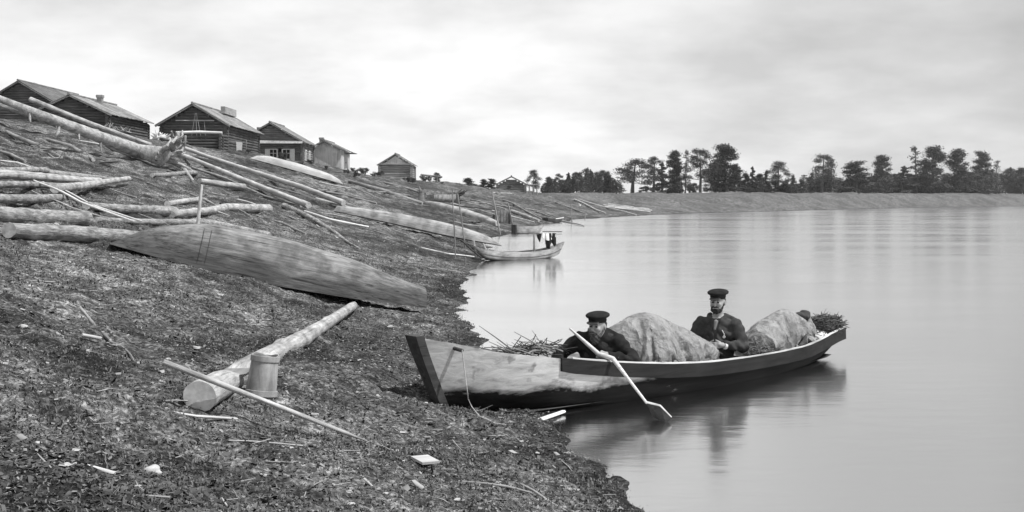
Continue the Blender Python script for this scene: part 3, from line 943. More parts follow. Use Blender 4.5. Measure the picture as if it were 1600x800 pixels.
def drape(name, label, cx, cy, lx, ly, turn, blocks, mat, frames=34, sub_=1, cat='tarpaulin'):
    """a canvas sheet let fall over blocks (x, y, rx, ry, top) in the boat, by cloth simulation, then frozen"""
    floor = MB(); N_ = 24
    for i in range(N_ + 1):
        xx = 1.0 + 6.0 * i / N_; wv, zg = boat_rim(min(1, xx / BL)); wv = max(.05, wv - .03)
        c0 = len(floor.v); floor.v += [(xx, -wv - .25, zg + .02), (xx, -wv, zg - .02), (xx, -wv * .5, zg - .12), (xx, wv * .5, zg - .12), (xx, wv, zg - .02), (xx, wv + .25, zg + .02)]
        if i:
            for k in range(5): floor.f.append((c0 - 6 + k, c0 + k, c0 + k + 1, c0 - 5 + k)); floor.m.append(0)
    cols = [floor.build('tmp', mat, smooth=False)]
    B_ = SDF()
    for (bx, by, rx, ry, top) in blocks: B_.ell((bx, by, .3), (rx, ry, top - .3), .04)
    V_, Q_ = surface(lambda X, Y, Z: B_.ev(X, Y, Z), (cx - lx, -.6, .0), (cx + lx, .6, 1.0), .04)
    cols.append(np_mesh('tmp', V_, [Q_], mat))
    for c_ in cols:
        md = c_.modifiers.new('c', 'COLLISION'); c_.collision.thickness_outer = .012; c_.collision.cloth_friction = 25
    nx_, ny_ = int(lx / .026), int(ly / .026)
    gx, gy = np.meshgrid(np.linspace(-lx / 2, lx / 2, nx_), np.linspace(-ly / 2, ly / 2, ny_), indexing='ij')
    gx = gx * (1 + .06 * vnoise(gy, gx * 0, .5, 3)); gy = gy * (1 + .10 * vnoise(gx, gy * 0, .4, 4))
    ca, sa = math.cos(turn), math.sin(turn)
    z0 = max(b_[4] for b_ in blocks) + .05
    V_ = np.stack([cx + gx * ca - gy * sa, cy + gx * sa + gy * ca, z0 + .02 * vnoise(gx, gy, .12, 9)], -1).reshape(-1, 3)
    i = np.arange(nx_ - 1)[:, None] * ny_; j = np.arange(ny_ - 1)[None, :]
    Q_ = np.stack([i + j, i + ny_ + j, i + ny_ + j + 1, i + j + 1], -1).reshape(-1, 4)
    o = np_mesh(name, V_, [Q_], mat)
    cm = o.modifiers.new('cloth', 'CLOTH'); cs = cm.settings
    cs.quality = 7; cs.mass = .35; cs.tension_stiffness = 40; cs.compression_stiffness = 40; cs.shear_stiffness = 14; cs.bending_stiffness = .12; cs.air_damping = 2
    cm.collision_settings.distance_min = .010; cm.collision_settings.collision_quality = 3
    cm.point_cache.frame_start = 1; cm.point_cache.frame_end = frames + 2
    for f in range(1, frames + 1):
        scene.frame_set(f)
    dg = bpy.context.evaluated_depsgraph_get()
    me = bpy.data.meshes.new_from_object(o.evaluated_get(dg))
    o.modifiers.clear(); old = o.data; o.data = me; bpy.data.meshes.remove(old)
    for c_ in cols:
        cd_ = c_.data; bpy.data.objects.remove(c_); bpy.data.meshes.remove(cd_)
    scene.frame_set(1)
    co = np.empty(len(me.vertices) * 3, np.float32); me.vertices.foreach_get('co', co); co = co.reshape(-1, 3)
    wv = np.interp(co[:, 0] / BL, ss, W_) - .02
    lowp = co[:, 2] < np.interp(co[:, 0] / BL, ss, ZG_) + .03
    co[:, 1] = np.where(lowp, np.clip(co[:, 1], -wv, wv), co[:, 1])
    me.vertices.foreach_set('co', co.ravel()); me.update()
    me.polygons.foreach_set('use_smooth', np.ones(len(me.polygons), bool))
    o.matrix_world = BM.copy()
    return tag(o, label, cat)
drape('canvas_cover', 'big pale canvas sheet draped over the cargo heap between the two seated men', 3.44, .0, 2.2, 1.7, .16, [(3.12, .02, .42, .34, .80), (2.86, .10, .26, .26, .70), (3.66, -.02, .28, .26, .60), (3.98, -.06, .2, .2, .44)], M['tarp'])
drape('canvas_cover', 'smaller wrinkled canvas sheet over cargo behind the upright seated man', 5.62, -.0, 1.8, 1.55, -.25, [(5.42, .02, .22, .22, .55), (5.84, .04, .24, .20, .66), (6.06, -.02, .12, .14, .56), (5.2, -.05, .16, .22, .46)], M['tarp'])
s = SDF().ell((0, 0, 0), (.13, .09, .045)).ell((.06, .02, .02), (.08, .06, .04)).ell((-.08, 0, .025), (.07, .05, .04))
o = sdf_obj('dark_bundle', lambda X, Y, Z: s.ev(X, Y, Z) + .010 * np.sin(60 * Z + 20 * X) , (-.2, -.2, -.15), (.2, .2, .18), .012, M['dark_cloth'])
o.matrix_world = BM @ Matrix.Translation((6.20, .0, .57)); tag(o, 'dark striped bundle on top at the far end of the smaller canvas', 'bundle')
s2 = SDF().ell((0, 0, 0), (.14, .12, .09)).ell((.07, -.03, .02), (.07, .06, .07)).ell((-.06, .02, .06), (.07, .06, .05))
o = sdf_obj('white_sack', lambda X, Y, Z: s2.ev(X, Y, Z) + .008 * np.sin(30 * X + 22 * Y) * np.sin(25 * Z), (-.25, -.22, -.16), (.25, .22, .18), .014, M['white_cloth'])
o.matrix_world = BM @ Matrix.Translation((6.46, -.06, .27)); tag(o, 'white cloth sack tucked inside the stern of the loaded dugout', 'sack')
s3 = SDF().ell((0, 0, 0), (.13, .10, .12)).ell((.02, 0, .1), (.06, .05, .06))
o = sdf_obj('grey_sack', lambda X, Y, Z: s3.ev(X, Y, Z) + .006 * np.sin(28 * X + 30 * Y) * np.sin(25 * Z), (-.22, -.2, -.18), (.22, .2, .22), .014, M['tarp'])
o.matrix_world = BM @ Matrix.Translation((6.27, -.02, .38)); tag(o, 'lumpy grey sack beside the small canvas near the stern', 'sack')

# hay / brushwood heap in the stern, dry grass by the second man, twigs in front of the first
def thatch(name, label, cat, boxes, n, ln, rad, mat, seed, flat=.5, kind=None):
    r_ = np.random.default_rng(seed); V, Q = [], []
    per = n // len(boxes); k = 0
    for (c, e) in boxes:
        for _ in range(per):
            d = r_.normal(size=3); d /= np.linalg.norm(d); q = np.array(c) + d * np.array(e) * r_.random() ** .4
            u = r_.normal(size=3); u[2] *= flat; u[0] *= 1.6; u /= np.linalg.norm(u)
            l_ = ln * r_.uniform(.5, 1.3); v_ = np.cross(u, r_.normal(size=3)); v_ /= np.linalg.norm(v_)
            w_ = np.cross(u, v_)
            a, bq = q - u * l_ / 2, q + u * l_ / 2; mid = q + v_ * l_ * .08
            tri = [(math.cos(x) * v_ + math.sin(x) * w_) * rad for x in (0, 2.1, 4.2)]
            for pnt, f in ((a, 1), (mid, 1), (bq, .4)): V += [pnt + tt * f for tt in tri]
            for s_ in (0, 3):
                for i in range(3):
                    j = (i + 1) % 3; Q.append((k + s_ + i, k + s_ + j, k + s_ + 3 + j, k + s_ + 3 + i))
            k += 9
    o = np_mesh(name, np.array(V), [np.array(Q)], mat, smooth=False)
    o.matrix_world = BM
    return tag(o, label, cat, kind=kind)
thatch('brushwood_heap', 'dark heap of brushwood filling the stern of the loaded dugout', 'brushwood', [((6.75, .02, .42), (.38, .18, .12)), ((6.62, .03, .34), (.34, .2, .12))], 1500, .16, .005, M['hay'], 5)
thatch('dry_grass', 'loose dry grass lying beside the upright seated man', 'grass', [((4.92, -.14, .28), (.20, .22, .08)), ((5.06, -.24, .24), (.24, .16, .06))], 360, .15, .0045, M['litter'], 6)
thatch('twig_bundle', 'untidy bundle of thin dark twigs in front of the bearded rower', 'twigs', [((1.48, .1, .55), (.42, .2, .03))], 110, .40, .005, M['dark'], 8, flat=.35)
sb = MB()
for i in range(22):
    a = Vector((1.1 + .65 * random.random(), random.uniform(-.2, .25), .52 + .05 * random.random()))
    d = Vector((random.uniform(-1, -.2), random.uniform(-.4, .4), random.uniform(-.05, .25))).normalized()
    L_ = random.uniform(.2, .42)
    sb.tube([a, a + d * L_ * .5 + Vector((0, 0, .02)), a + d * L_ + Vector((0, 0, random.uniform(0, .06)))], [.008, .006, .003], 5, cap=False)
o = sb.build('brush_branches', M['old']); o.matrix_world = BM; tag(o, 'spiky bare branches poking over the rim ahead of the bearded rower', 'branches')

# ------------------------------------------------------------------ people
def rotz(p, a, c=(0, 0, 0)):
    x, y = p[0] - c[0], p[1] - c[1]
    return (c[0] + x * math.cos(a) - y * math.sin(a), c[1] + x * math.sin(a) + y * math.cos(a), p[2])

def person(label, loc, rz, scale, slump, head_turn, head_tilt, armL, armR, handL, handR, cloth, beard, hairm, face, open_coat, neck_drop=0.0, neck_fwd=0.0):
    root = empty('person', loc, label, 'person', None, rz)
    root.scale = (scale,) * 3
    dz = -slump; dy = -slump * .55
    def up(p):   # the upper body leans with the slump
        f = min(1, max(0, p[2] / .6)); return (p[0], p[1] + dy * f, p[2] + dz * f)
    hc = up((0, -.012, .79)); hc = (hc[0], hc[1] - neck_fwd, hc[2] - neck_drop)
    def hp(p):
        x, y, z = rotz(p, head_turn)
        y, z = y * math.cos(head_tilt) - z * math.sin(head_tilt), y * math.sin(head_tilt) + z * math.cos(head_tilt)
        return (hc[0] + x, hc[1] + y, hc[2] + z)
    def torso(S, e=0.0):
        S.ell(up((0, 0, .12)), (.175 + e, .135 + e, .15 + e), .03).ell(up((0, 0, .30)), (.165 + e, .12 + e, .2 + e), .05).ell(up((0, .005, .46)), (.18 + e, .115 + e, .16 + e), .05)
        S.cap(up((-.15, .005, .545)), up((.15, .005, .545)), .065 + e, None, .05)
        S.cap(up((-.06, .01, .60)), up((.06, .01, .60)), .05 + e, None, .05)
        return S
    def arms(S, e=0.0):
        for sh, el, wr in ((up((.19, .0, .54)), armL[0], armL[1]), (up((-.19, .0, .54)), armR[0], armR[1])):
            S.cap(sh, el, .062 + e, .047 + e, .03); S.cap(el, wr, .047 + e, .032 + e, .02)
        return S
    def legs(S, e=0.0):
        for sx in (-1, 1):
            S.cap((sx * .1, -.02, .09), (sx * .24, -.20, .13), .080 + e, .06 + e, .03); S.cap((sx * .24, -.20, .13), (-sx * .04, -.27, .05), .055 + e, .04 + e, .02)
        return S
    B = SDF(); torso(B); arms(B); legs(B)
    for sx in (-1, 1): B.cap((-sx * .04, -.27, .05), (-sx * .17, -.30, .04), .036, .03, .02)
    B.cap(up((0, .012, .60)), hp((0, .01, -.06)), .056, .054, .03)
    B.ell(hp((0, .012, .02)), (.073, .093, .10), .02).ell(hp((0, -.03, -.062)), (.054, .058, .055), .03)
    B.ell(hp((0, -.045, -.02)), (.06, .052, .06), .02)
    B.cap(hp((0, -.098, .022)), hp((0, -.120, -.022)), .009, .0145, .008).ell(hp((0, -.112, -.028)), (.018, .012, .010), .006)
    B.cap(hp((-.036, -.086, .032)), hp((.036, -.086, .032)), .012, None, .012)
    for sx in (-1, 1):
        B.ell(hp((sx * .041, -.074, -.018)), (.022, .018, .018), .015)
        B.ell(hp((sx * .078, .008, -.004)), (.011, .020, .030), .006)
        B.ell(hp((sx * .030, -.099, .008)), (.017, .012, .010), .008, True)
    B.cap(hp((-.018, -.100, -.052)), hp((.018, -.100, -.052)), .007, None, .006)
    for (wr, hd) in ((armL[1], handL), (armR[1], handR)):
        for (a, c, r1, r2, k) in hd: B.cap(a, c, r1, r2, k)
    body = sdf_obj('body', lambda X, Y, Z: B.ev(X, Y, Z), (-.42, -.78, -.04), (.42, .2, 1.0), .0075, M['skin'], root)
    # eyes and brows
    for sx in (-1, 1):
        E = SDF().ell(hp((sx * .030, -.0875, .008)), (.012, .009, .008), .001)
        p = hp((sx * .030, -.0875, .008)); sdf_obj('eye', lambda X, Y, Z: E.ev(X, Y, Z), (p[0] - .02, p[1] - .02, p[2] - .02), (p[0] + .02, p[1] + .02, p[2] + .02), .003, M['eye'], root)
        E2 = SDF().cap(hp((sx * .014, -.099, .030)), hp((sx * .048, -.088, .030)), .006, .004, .001)
        sdf_obj('eyebrow', lambda X, Y, Z: E2.ev(X, Y, Z), (p[0] - .05, p[1] - .05, p[2] - .02), (p[0] + .05, p[1] + .05, p[2] + .05), .004, hairm, root)
    wr_ = lambda X, Y, Z: .0075 * np.sin(34 * X + 21 * Z + 3 * np.sin(18 * Y + 9 * Z)) + .006 * np.sin(50 * Z + 24 * Y + 4 * np.sin(13 * X))
    # coat
    Cq = SDF(); torso(Cq, .014); arms(Cq, .013)
    nk = up((0, 0, .615)); ax_ = (up((0, 0, .60)), up((0, 0, .28)))
    NK = SDF().cap(up((0, -.0, .60)), up((0, -.0, .74)), .066, .075, .001)
    WR = SDF()
    for (wr, hd) in ((armL[1], handL), (armR[1], handR)): WR.ell(hd[0][1], (.062, .062, .055), .001)
    def coat(X, Y, Z):
        d = Cq.ev(X, Y, Z) + wr_(X, Y, Z)
        d = np.maximum(d, -NK.ev(X, Y, Z)); d = np.maximum(d, -WR.ev(X, Y, Z))
        if open_coat:
            zz = Z - (up((0, 0, .44))[2])
            wv = np.clip(.016 + zz * .28, .016, .07)
            d = np.maximum(d, -np.maximum(np.abs(X + .02 * open_coat) - wv * .8, np.maximum(Y - nk[1] + .02, .10 - Z)))
        return d
    sdf_obj('coat', coat, (-.44, -.52, .0), (.44, .24, .80), .009, M[cloth], root)
    Sh = SDF(); torso(Sh, .004)
    sdf_obj('shirt', lambda X, Y, Z: np.maximum(Sh.ev(X, Y, Z), -NK.ev(X, Y, Z, -.012)) , (-.3, -.3, .05), (.3, .22, .76), .011, M['dark_cloth'] if not open_coat else M['shirt_dark'], root)
    if open_coat:
        K = SDF().ell(up((0, -.002, .622)), (.078, .074, .024), .01)
        K2 = SDF().cap(up((0, .0, .58)), hp((0, 0, -.06)), .060, .060, .001)
        kl = sdf_obj('collar', lambda X, Y, Z: np.maximum(K.ev(X, Y, Z), -K2.ev(X, Y, Z)), (-.12, -.16, .5), (.12, .14, .72), .007, M['linen'], root)
        V_ = SDF().cap(up((-.010, -.100, .585)), up((-.022, -.122, .50)), .024, .012, .01)
        sdf_obj('shirt_front', lambda X, Y, Z: V_.ev(X, Y, Z), (-.1, -.3, .3), (.1, .1, .7), .008, M['shirt'], root)
        Bt = SDF(); torso(Bt, .010)
        sdf_obj('belt', lambda X, Y, Z: np.maximum(Bt.ev(X, Y, Z), np.abs(Z - .185) - .014), (-.3, -.3, .1), (.3, .22, .26), .009, M['shirt'], root)
        sb = MB(); pz = up((.085, -.135, .45))
        sb.tube([up((.06, -.142, .50)), up((.085, -.146, .455)), up((.075, -.146, .42))], .004, 6); sb.tube([up((.082, -.152, .425)), up((.082, -.138, .425))], .015, 10)
        sb.build('watch_chain', M['bright'], root)
        for (wr, el) in ((armL[1], armL[0]), (armR[1], armR[0])):
            dd = (Vector(el) - Vector(wr)).normalized()
            sb = MB(); sb.tube([Vector(wr) - dd * .012, Vector(wr) + dd * .016], [.041, .045], 14); sb.build('cuff', M['white_cloth'], root)
    # trousers, boots
    T = SDF(); legs(T, .014); T.ell((0, 0, .10), (.185, .15, .10), .03)
    sdf_obj('trousers', lambda X, Y, Z: np.maximum(T.ev(X, Y, Z) + wr_(X, Y, Z), Z - .24), (-.36, -.62, -.06), (.36, .2, .3), .012, M['black_cloth'], root)
    Bo = SDF()
    for sx in (-1, 1): Bo.cap((-sx * .06, -.275, .045), (-sx * .18, -.30, .04), .046, .040, .01)
    sdf_obj('boots', lambda X, Y, Z: Bo.ev(X, Y, Z), (-.3, -.42, -.04), (.3, -.18, .18), .011, M['black_cloth'], root)
    # cap
    Cp = SDF().ell(hp((0, .010, .108)), (.118, .124, .036), .02, rot=(head_tilt + .10, 0, head_turn)).ell(hp((0, .008, .062)), (.086, .104, .045), .015, rot=(head_tilt, 0, head_turn))
    cap_o = sdf_obj('cap', lambda X, Y, Z: Cp.ev(X, Y, Z), (hc[0] - .16, hc[1] - .17, hc[2] - .02), (hc[0] + .16, hc[1] + .17, hc[2] + .18), .008, M['black_cloth'], root)
    Vi = SDF().ell(hp((0, -.108, .048)), (.066, .044, .007), .004, rot=(head_tilt + .38, 0, head_turn))
    sdf_obj('visor', lambda X, Y, Z: Vi.ev(X, Y, Z), (hc[0] - .12, hc[1] - .2, hc[2] - .02), (hc[0] + .12, hc[1] - .02, hc[2] + .12), .005, M['visor'], cap_o)
    # hair and beard
    Hr = SDF().ell(hp((0, .034, .012)), (.081, .084, .076), .01)
    sdf_obj('hair', lambda X, Y, Z: Hr.ev(X, Y, Z) + .003 * np.sin(120 * X) * np.sin(90 * Z), (hc[0] - .12, hc[1] - .1, hc[2] - .12), (hc[0] + .12, hc[1] + .16, hc[2] + .12), .008, M['hair_dark'], root)
    Bd = SDF().ell(hp((0, -.052, -.088)), (.052, .048, .036 + .022 * beard), .01).cap(hp((-.034, -.104, -.046)), hp((0, -.112, -.038)), .009, .010, .006).cap(hp((.034, -.104, -.046)), hp((0, -.112, -.038)), .009, .010, .006)
    for sx in (-1, 1): Bd.cap(hp((sx * .066, -.015, -.02)), hp((sx * .045, -.055, -.08)), .013, .02, .012)
    if beard > .5: Bd.ell(hp((0, -.068, -.125)), (.036, .03, .05), .02)
    Mo = SDF().cap(hp((-.016, -.118, -.056)), hp((.016, -.118, -.056)), .0075, None, .004)
    sdf_obj('beard', lambda X, Y, Z: np.maximum(Bd.ev(X, Y, Z) + .004 * np.sin(150 * X + 40 * Z) * np.sin(110 * Z), -Mo.ev(X, Y, Z)), (hc[0] - .11, hc[1] - .18, hc[2] - .22), (hc[0] + .11, hc[1] + .05, hc[2] + .02), .006, hairm, root)
    return root

M['visor'] = plain('leather_visor', 0.012, 0.03, 12, rough=.45, bmp=.05, spec=.4)
M['linen'] = plain('worn_linen', 0.30, 0.45, 14)
M['shirt_dark'] = plain('dark_waistcoat', 0.035, 0.07, 20)
def fist(w_, d, sgn, curl):   # palm + four curled fingers + thumb; w_ wrist, d unit direction of the palm, curl = direction the fingers close in
    w_ = Vector(w_); d = Vector(d).normalized(); cu = Vector(curl).normalized(); s_ = d.cross(cu).normalized() * sgn
    out_ = [(w_, w_ + d * .055, .030, .033, .01)]
    for i, ln in enumerate((.9, 1.0, .95, .78)):
        k0 = w_ + d * (.082 - .004 * i) + s_ * (.030 - .020 * i)
        k1 = k0 + (d * .5 + cu * .85).normalized() * .036 * ln; k2 = k1 + (cu * .6 - d * .8).normalized() * .030 * ln
        out_ += [(w_ + d * .05 + s_ * (.022 - .015 * i), k0, .013, .0115, .006), (k0, k1, .0110, .0100, .003), (k1, k2, .0100, .0085, .003)]
    t0 = w_ + d * .03 + s_ * .036; t1 = t0 + (s_ * .5 + d * .7 + cu * .3).normalized() * .042; t2 = t1 + (d * .5 + cu * .9 - s_ * .3).normalized() * .030
    out_ += [(w_ + d * .012, t0, .017, .014, .008), (t0, t1, .0135, .0115, .004), (t1, t2, .0115, .009, .003)]
    return [(tuple(a), tuple(c_), r1, r2, k) for a, c_, r1, r2, k in out_]

# the man amidships, upright, hands clasped in front of him
wl, wrr = (.095, -.235, .345), (-.095, -.245, .340)
def clasp():
    L = [((wl), (.045, -.278, .352), .029, .033, .01)]
    for i in range(4):
        z = .382 - .019 * i
        L += [((.045, -.282, z), (.000, -.312 - .002 * i, z - .004), .0115, .0105, .004), ((.000, -.312 - .002 * i, z - .004), (-.046 + .004 * i, -.292, z - .012), .0105, .0085, .003)]
    L += [((.05, -.27, .382), (.012, -.312, .408), .013, .009, .006)]
    Rr = [((wrr), (-.040, -.272, .342), .029, .034, .01)]
    for i in range(4):
        z = .371 - .019 * i
        Rr += [((-.042, -.276, z), (.006, -.296, z - .006), .0115, .0100, .004), ((.006, -.296, z - .006), (.030, -.282, z - .012), .0100, .0085, .003)]
    Rr += [((-.05, -.26, .375), (-.016, -.288, .402), .013, .009, .006)]
    return L, Rr
hl, hr = clasp()
p2 = BA + bu * (BL * .612) + bn * .02
man2 = person('man in open dark coat and cap sitting upright amidships with hands clasped', (p2.x, p2.y, .02), R(-17), 1.06, 0.0, R(-10), .03,
              ((.285, -.03, .315), wl), ((-.295, -.05, .315), wrr), hl, hr, 'dark_cloth', .12, M['hair_dark'], None, 1)
# the rower, hunched, one hand closed on the paddle
p1 = BA + bu * (BL * .331) + bn * .0
P1M = Matrix.Translation((p1.x, p1.y, 0)) @ Matrix.Rotation(R(-14), 4, 'Z') @ Matrix.Scale(1.08, 4)
# where the paddle crosses the near rim
gs = .285; gw, gzr = boat_rim(gs)
G = BA + bu * (BL * gs) + bn * (gw + .05); G.z = gzr + .045
hand = px(935, 553, G.y + .14)
dirp = (G - hand).normalized()
low = px(1010, 629, G.y - .62); elb = px(1031, 634, G.y - .70); tip = px(1049, 652, G.y - .76)
top = px(890, 513, hand.y + .10)
wdir = Vector((-.75, -.5, .22)).normalized()
wl1 = P1M.inverted() @ hand - wdir * .088 - Vector((0, -.022, 0)); wl1 = tuple(wl1)
wr1 = (-.26, -.26, .22)
hl1 = fist(wl1, tuple(wdir), -1, (.1, -.9, -.3)); hr1 = fist(wr1, (.2, -.8, -.4), 1, (.5, 0, -.8))
man1 = person('bearded man in dark cap and coat hunched low near the bow holding a paddle', (p1.x, p1.y, .0), R(-14), 1.08, 0.01, R(-14), .02,
              ((.37, -.11, .36), wl1), ((-.40, -.12, .36), wr1), hl1, hr1, 'black_cloth', 1.0, M['hair_grey'], None, 0, neck_drop=.10, neck_fwd=.05)
pd = empty('paddle', tuple(hand), 'pale wooden paddle held slanting over the gunwale into the water', 'paddle')
pi_ = Matrix.Translation(-hand)
sb = MB(); mid1 = hand.lerp(top, .55); mid2 = None
sb.tube([pi_ @ top, pi_ @ mid1, pi_ @ hand, pi_ @ hand.lerp(G, .5), pi_ @ G, pi_ @ G.lerp(low, .5), pi_ @ low], [.010, .018, .024, .026, .024, .015, .012], 10)
sb.build('shaft', M['bright'], pd)
sb = MB(); a_, b_, c_ = pi_ @ low, pi_ @ elb, pi_ @ tip
base2 = a_ + Vector((.06, -.0, -.13)); b2 = b_
th_ = Vector((0, .014, .004))
ptsA = [a_, b_, c_, c_ + Vector((-.05, 0, -.05)), base2]
sb.poly([p + th_ for p in ptsA]); sb.poly([p - th_ for p in ptsA[::-1]])
for i in range(5):
    j = (i + 1) % 5; sb.poly([ptsA[i] - th_, ptsA[j] - th_, ptsA[j] + th_, ptsA[i] + th_])
sb.build('blade', M['dark'], pd, smooth=False)
sb = MB(); sb.tube([a_, b_, c_], [.014, .012, .007], 6); sb.build('blade_rim', M['bright'], pd)

# pale plank end lying in the shallows under the bow
q1, q2 = px(842, 650, 10.15), px(880, 645, 10.5)
axis_mesh('driftwood_plank', [Vector((q1.x, q1.y, .015)), Vector((q2.x, q2.y, .03))], [.035, .028], (M['bright'], M['bright']), 'short white plank floating under the hull of the loaded dugout', 'plank', jit=.05, squash=.5)

# ------------------------------------------------------------------ other boats
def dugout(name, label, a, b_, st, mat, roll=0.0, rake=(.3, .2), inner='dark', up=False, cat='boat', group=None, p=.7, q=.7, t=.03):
    a, b_ = Vector(a), Vector(b_)
    Mx = frame_matrix(a, b_, (math.pi if up else 0) + roll)
    root = empty(name, a, label, cat, group); root.matrix_world = Mx
    L = (b_ - a).length
    mb, ss_, W1, ZG1, ZK1 = hull_mesh(L, st, rake=rake, t=t, p=p, q=q)
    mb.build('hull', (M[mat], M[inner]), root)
    return root, L, (ss_, W1, ZG1, ZK1)

M['dugout_pale'] = wood('weathered_dugout', 0.24, 0.50, grain=(1.2, 18, 18), stain=(2.0, 0.45), cracks=.5, bmp=.3)
def dark_edged_dugout():
    """grey weathered bottom, darker upper strakes with a ragged edge"""
    m, t, b = new_mat('ragged_dark_dugout')
    n = noise(t, obj_vec(t, (2.0, 26, 26), False), 1.0, 7, .68, .5)
    c = ramp(t, n, [(.30, .12), (.52, .22), (.72, .34)])
    c = mixc(t, c, ramp(t, noise(t, obj_vec(t, (1, 1, 1), False), 3.0, 5, .6), [(.34, .5), (.56, 1.0)]), 1.0, 'MULTIPLY')
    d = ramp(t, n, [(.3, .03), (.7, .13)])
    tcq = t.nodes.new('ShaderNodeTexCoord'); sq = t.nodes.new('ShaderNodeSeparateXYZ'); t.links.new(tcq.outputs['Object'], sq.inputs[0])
    darken = mth(t, 'MULTIPLY', mth(t, 'ADD', sq.outputs[2], .50), 3.4)  # darker towards the rim, ragged, most of all at both ends
    darken = mth(t, 'ADD', darken, mth(t, 'MULTIPLY', mth(t, 'ADD', noise(t, obj_vec(t, (1.6, 3, 5), False), 1.0, 7, .7, .4), -.5), 3.6))
    darken = mth(t, 'ADD', darken, mth(t, 'MULTIPLY', mth(t, 'ADD', mth(t, 'ABSOLUTE', mth(t, 'ADD', sq.outputs[0], -2.9)), -1.6), .35))
    c = mixc(t, c, d, mth(t, 'MULTIPLY', darken, .85, None, True))
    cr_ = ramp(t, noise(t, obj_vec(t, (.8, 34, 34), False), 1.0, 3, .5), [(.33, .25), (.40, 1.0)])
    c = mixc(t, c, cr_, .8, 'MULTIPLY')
    t.links.new(c, b.inputs['Base Color']); b.inputs['Roughness'].default_value = .9; b.inputs['Specular IOR Level'].default_value = .12
    bump(t, b, n, .45, .015)
    return m
M['dugout_big'] = dark_edged_dugout()
# big upturned one in the foreground
a, b_ = gp(158, 392), gp(658, 492)
a = Vector((a.x, a.y, a.z + .09)); b_ = Vector((b_.x, b_.y, b_.z + .10))
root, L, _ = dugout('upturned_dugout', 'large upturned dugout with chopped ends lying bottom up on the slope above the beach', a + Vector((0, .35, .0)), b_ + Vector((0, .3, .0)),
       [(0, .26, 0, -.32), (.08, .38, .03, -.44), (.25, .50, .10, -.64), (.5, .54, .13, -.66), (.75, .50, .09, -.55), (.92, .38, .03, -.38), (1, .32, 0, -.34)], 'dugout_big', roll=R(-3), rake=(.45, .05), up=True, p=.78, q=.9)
# the dark sawn end block set in its right end, and iron-dark seams
sb = MB()
for k in range(2):
    x0 = L * (.262 + .022 * k)
    sb.tube([(x0, .505 * math.cos(q_) ** .72, .10 - .745 * max(0.02, math.sin(q_)) ** .95 - .004) for q_ in np.linspace(.12, 1.0, 10)], .004, 5)
sb.build('seam', M['dark'], root)
# long one sliding into the river
a, b_ = gp(522, 332), px(784, 387, 45.5)
root, L, _ = dugout('upturned_dugout', 'very long upturned dugout lying down the bank to the water behind the small boat', Vector((a.x, a.y, a.z + .05)), Vector((b_.x, b_.y, .16)),
       [(0, .12, 0, -.26), (.1, .22, 0, -.34), (.35, .32, .02, -.46), (.65, .36, .06, -.48), (.85, .33, .04, -.38), (.96, .25, .0, -.26), (1, .17, .0, -.18)], 'dugout_pale', roll=R(-8), rake=(.1, .3), up=True)
# pale ones higher up the bank
a, b_ = gp(390, 250), gp(535, 289)
dugout('upturned_dugout', 'bleached upturned dugout on the crest in front of the house with two windows', Vector((a.x, a.y, a.z + .1)), Vector((b_.x, b_.y, b_.z + .05)),
       [(0, .2, 0, -.3), (.15, .4, 0, -.5), (.5, .46, 0, -.55), (.85, .36, 0, -.45), (1, .15, 0, -.25)], 'peeled', rake=(.4, .3), up=True)
a, b_ = gp(662, 321), gp(778, 354)
dugout('upturned_dugout', 'pale slender upturned dugout pointing at the small bark shelter', Vector((a.x, a.y, a.z + .1)), Vector((b_.x, b_.y, b_.z + .05)),
       [(0, .1, 0, -.25), (.15, .3, 0, -.42), (.5, .40, 0, -.50), (.85, .34, 0, -.42), (1, .2, 0, -.3)], 'dugout_pale', rake=(.2, .2), up=True)
a = gp(672, 320); b_ = gp(706, 322)
dugout('beached_boat', 'short grey boat with a dark open end beside a black stump on the bank', Vector((a.x, a.y, a.z + .35)), Vector((b_.x, b_.y - .8, b_.z + .35)),
       [(0, .3, .42, 0), (.5, .45, .48, -.08), (1, .40, .62, -.05)], 'dugout_pale', rake=(.2, .0))

# small boat afloat with a post and washing
root, L, prof = dugout('small_boat', 'small pale boat afloat with raised ends and a post hung with clothes', (-1.74, 36.6, 0), (1.86, 39.5, 0),
       [(0, .06, .72, .40), (.08, .15, .55, .20), (.2, .26, .38, .02), (.4, .36, .28, -.06), (.6, .37, .26, -.06), (.8, .29, .31, -.03), (.92, .16, .43, .02), (1, .06, .56, .12)], 'dugout_pale', rake=(.75, .25), p=.6, q=.6)
sb = MB(); sb.tube([(s_ * L, -(np.interp(s_, prof[0], prof[1]) * .985 + .012), np.interp(s_, prof[0], prof[2]) - .16 - .04 * math.sin(s_ * 3)) for s_ in np.linspace(.1, .95, 24)], .012, 5); sb.build('strake_seam', M['dark'], root)
sb = MB(); sb.tube([(.05, -.06, .70), (.4, -.10, .40), (.78, -.16, .12)], [.03, .03, .025], 6); sb.build('stem', M['dark'], root)
sb = MB(); sb.tube([(L * .70, 0, .05), (L * .70, 0, .86)], [.035, .03], 8); sb.build('post', M['old'], root)
sb = MB(); sb.tube([(L * .70 - .26, .0, .86), (L * .70 + 1.02, .03, .86)], .014, 6); sb.build('cross_pole', M['old'], root)
fl = MB(); fl.poly([(L * s_, -.9 * np.interp(s_, prof[0], prof[1]), .03) for s_ in (.2, .5, .85)] + [(L * s_, .9 * np.interp(s_, prof[0], prof[1]), .03) for s_ in (.85, .5, .2)]); fl.build('floor', M['dark'], root, smooth=False)
rmx = root.matrix_world.copy()
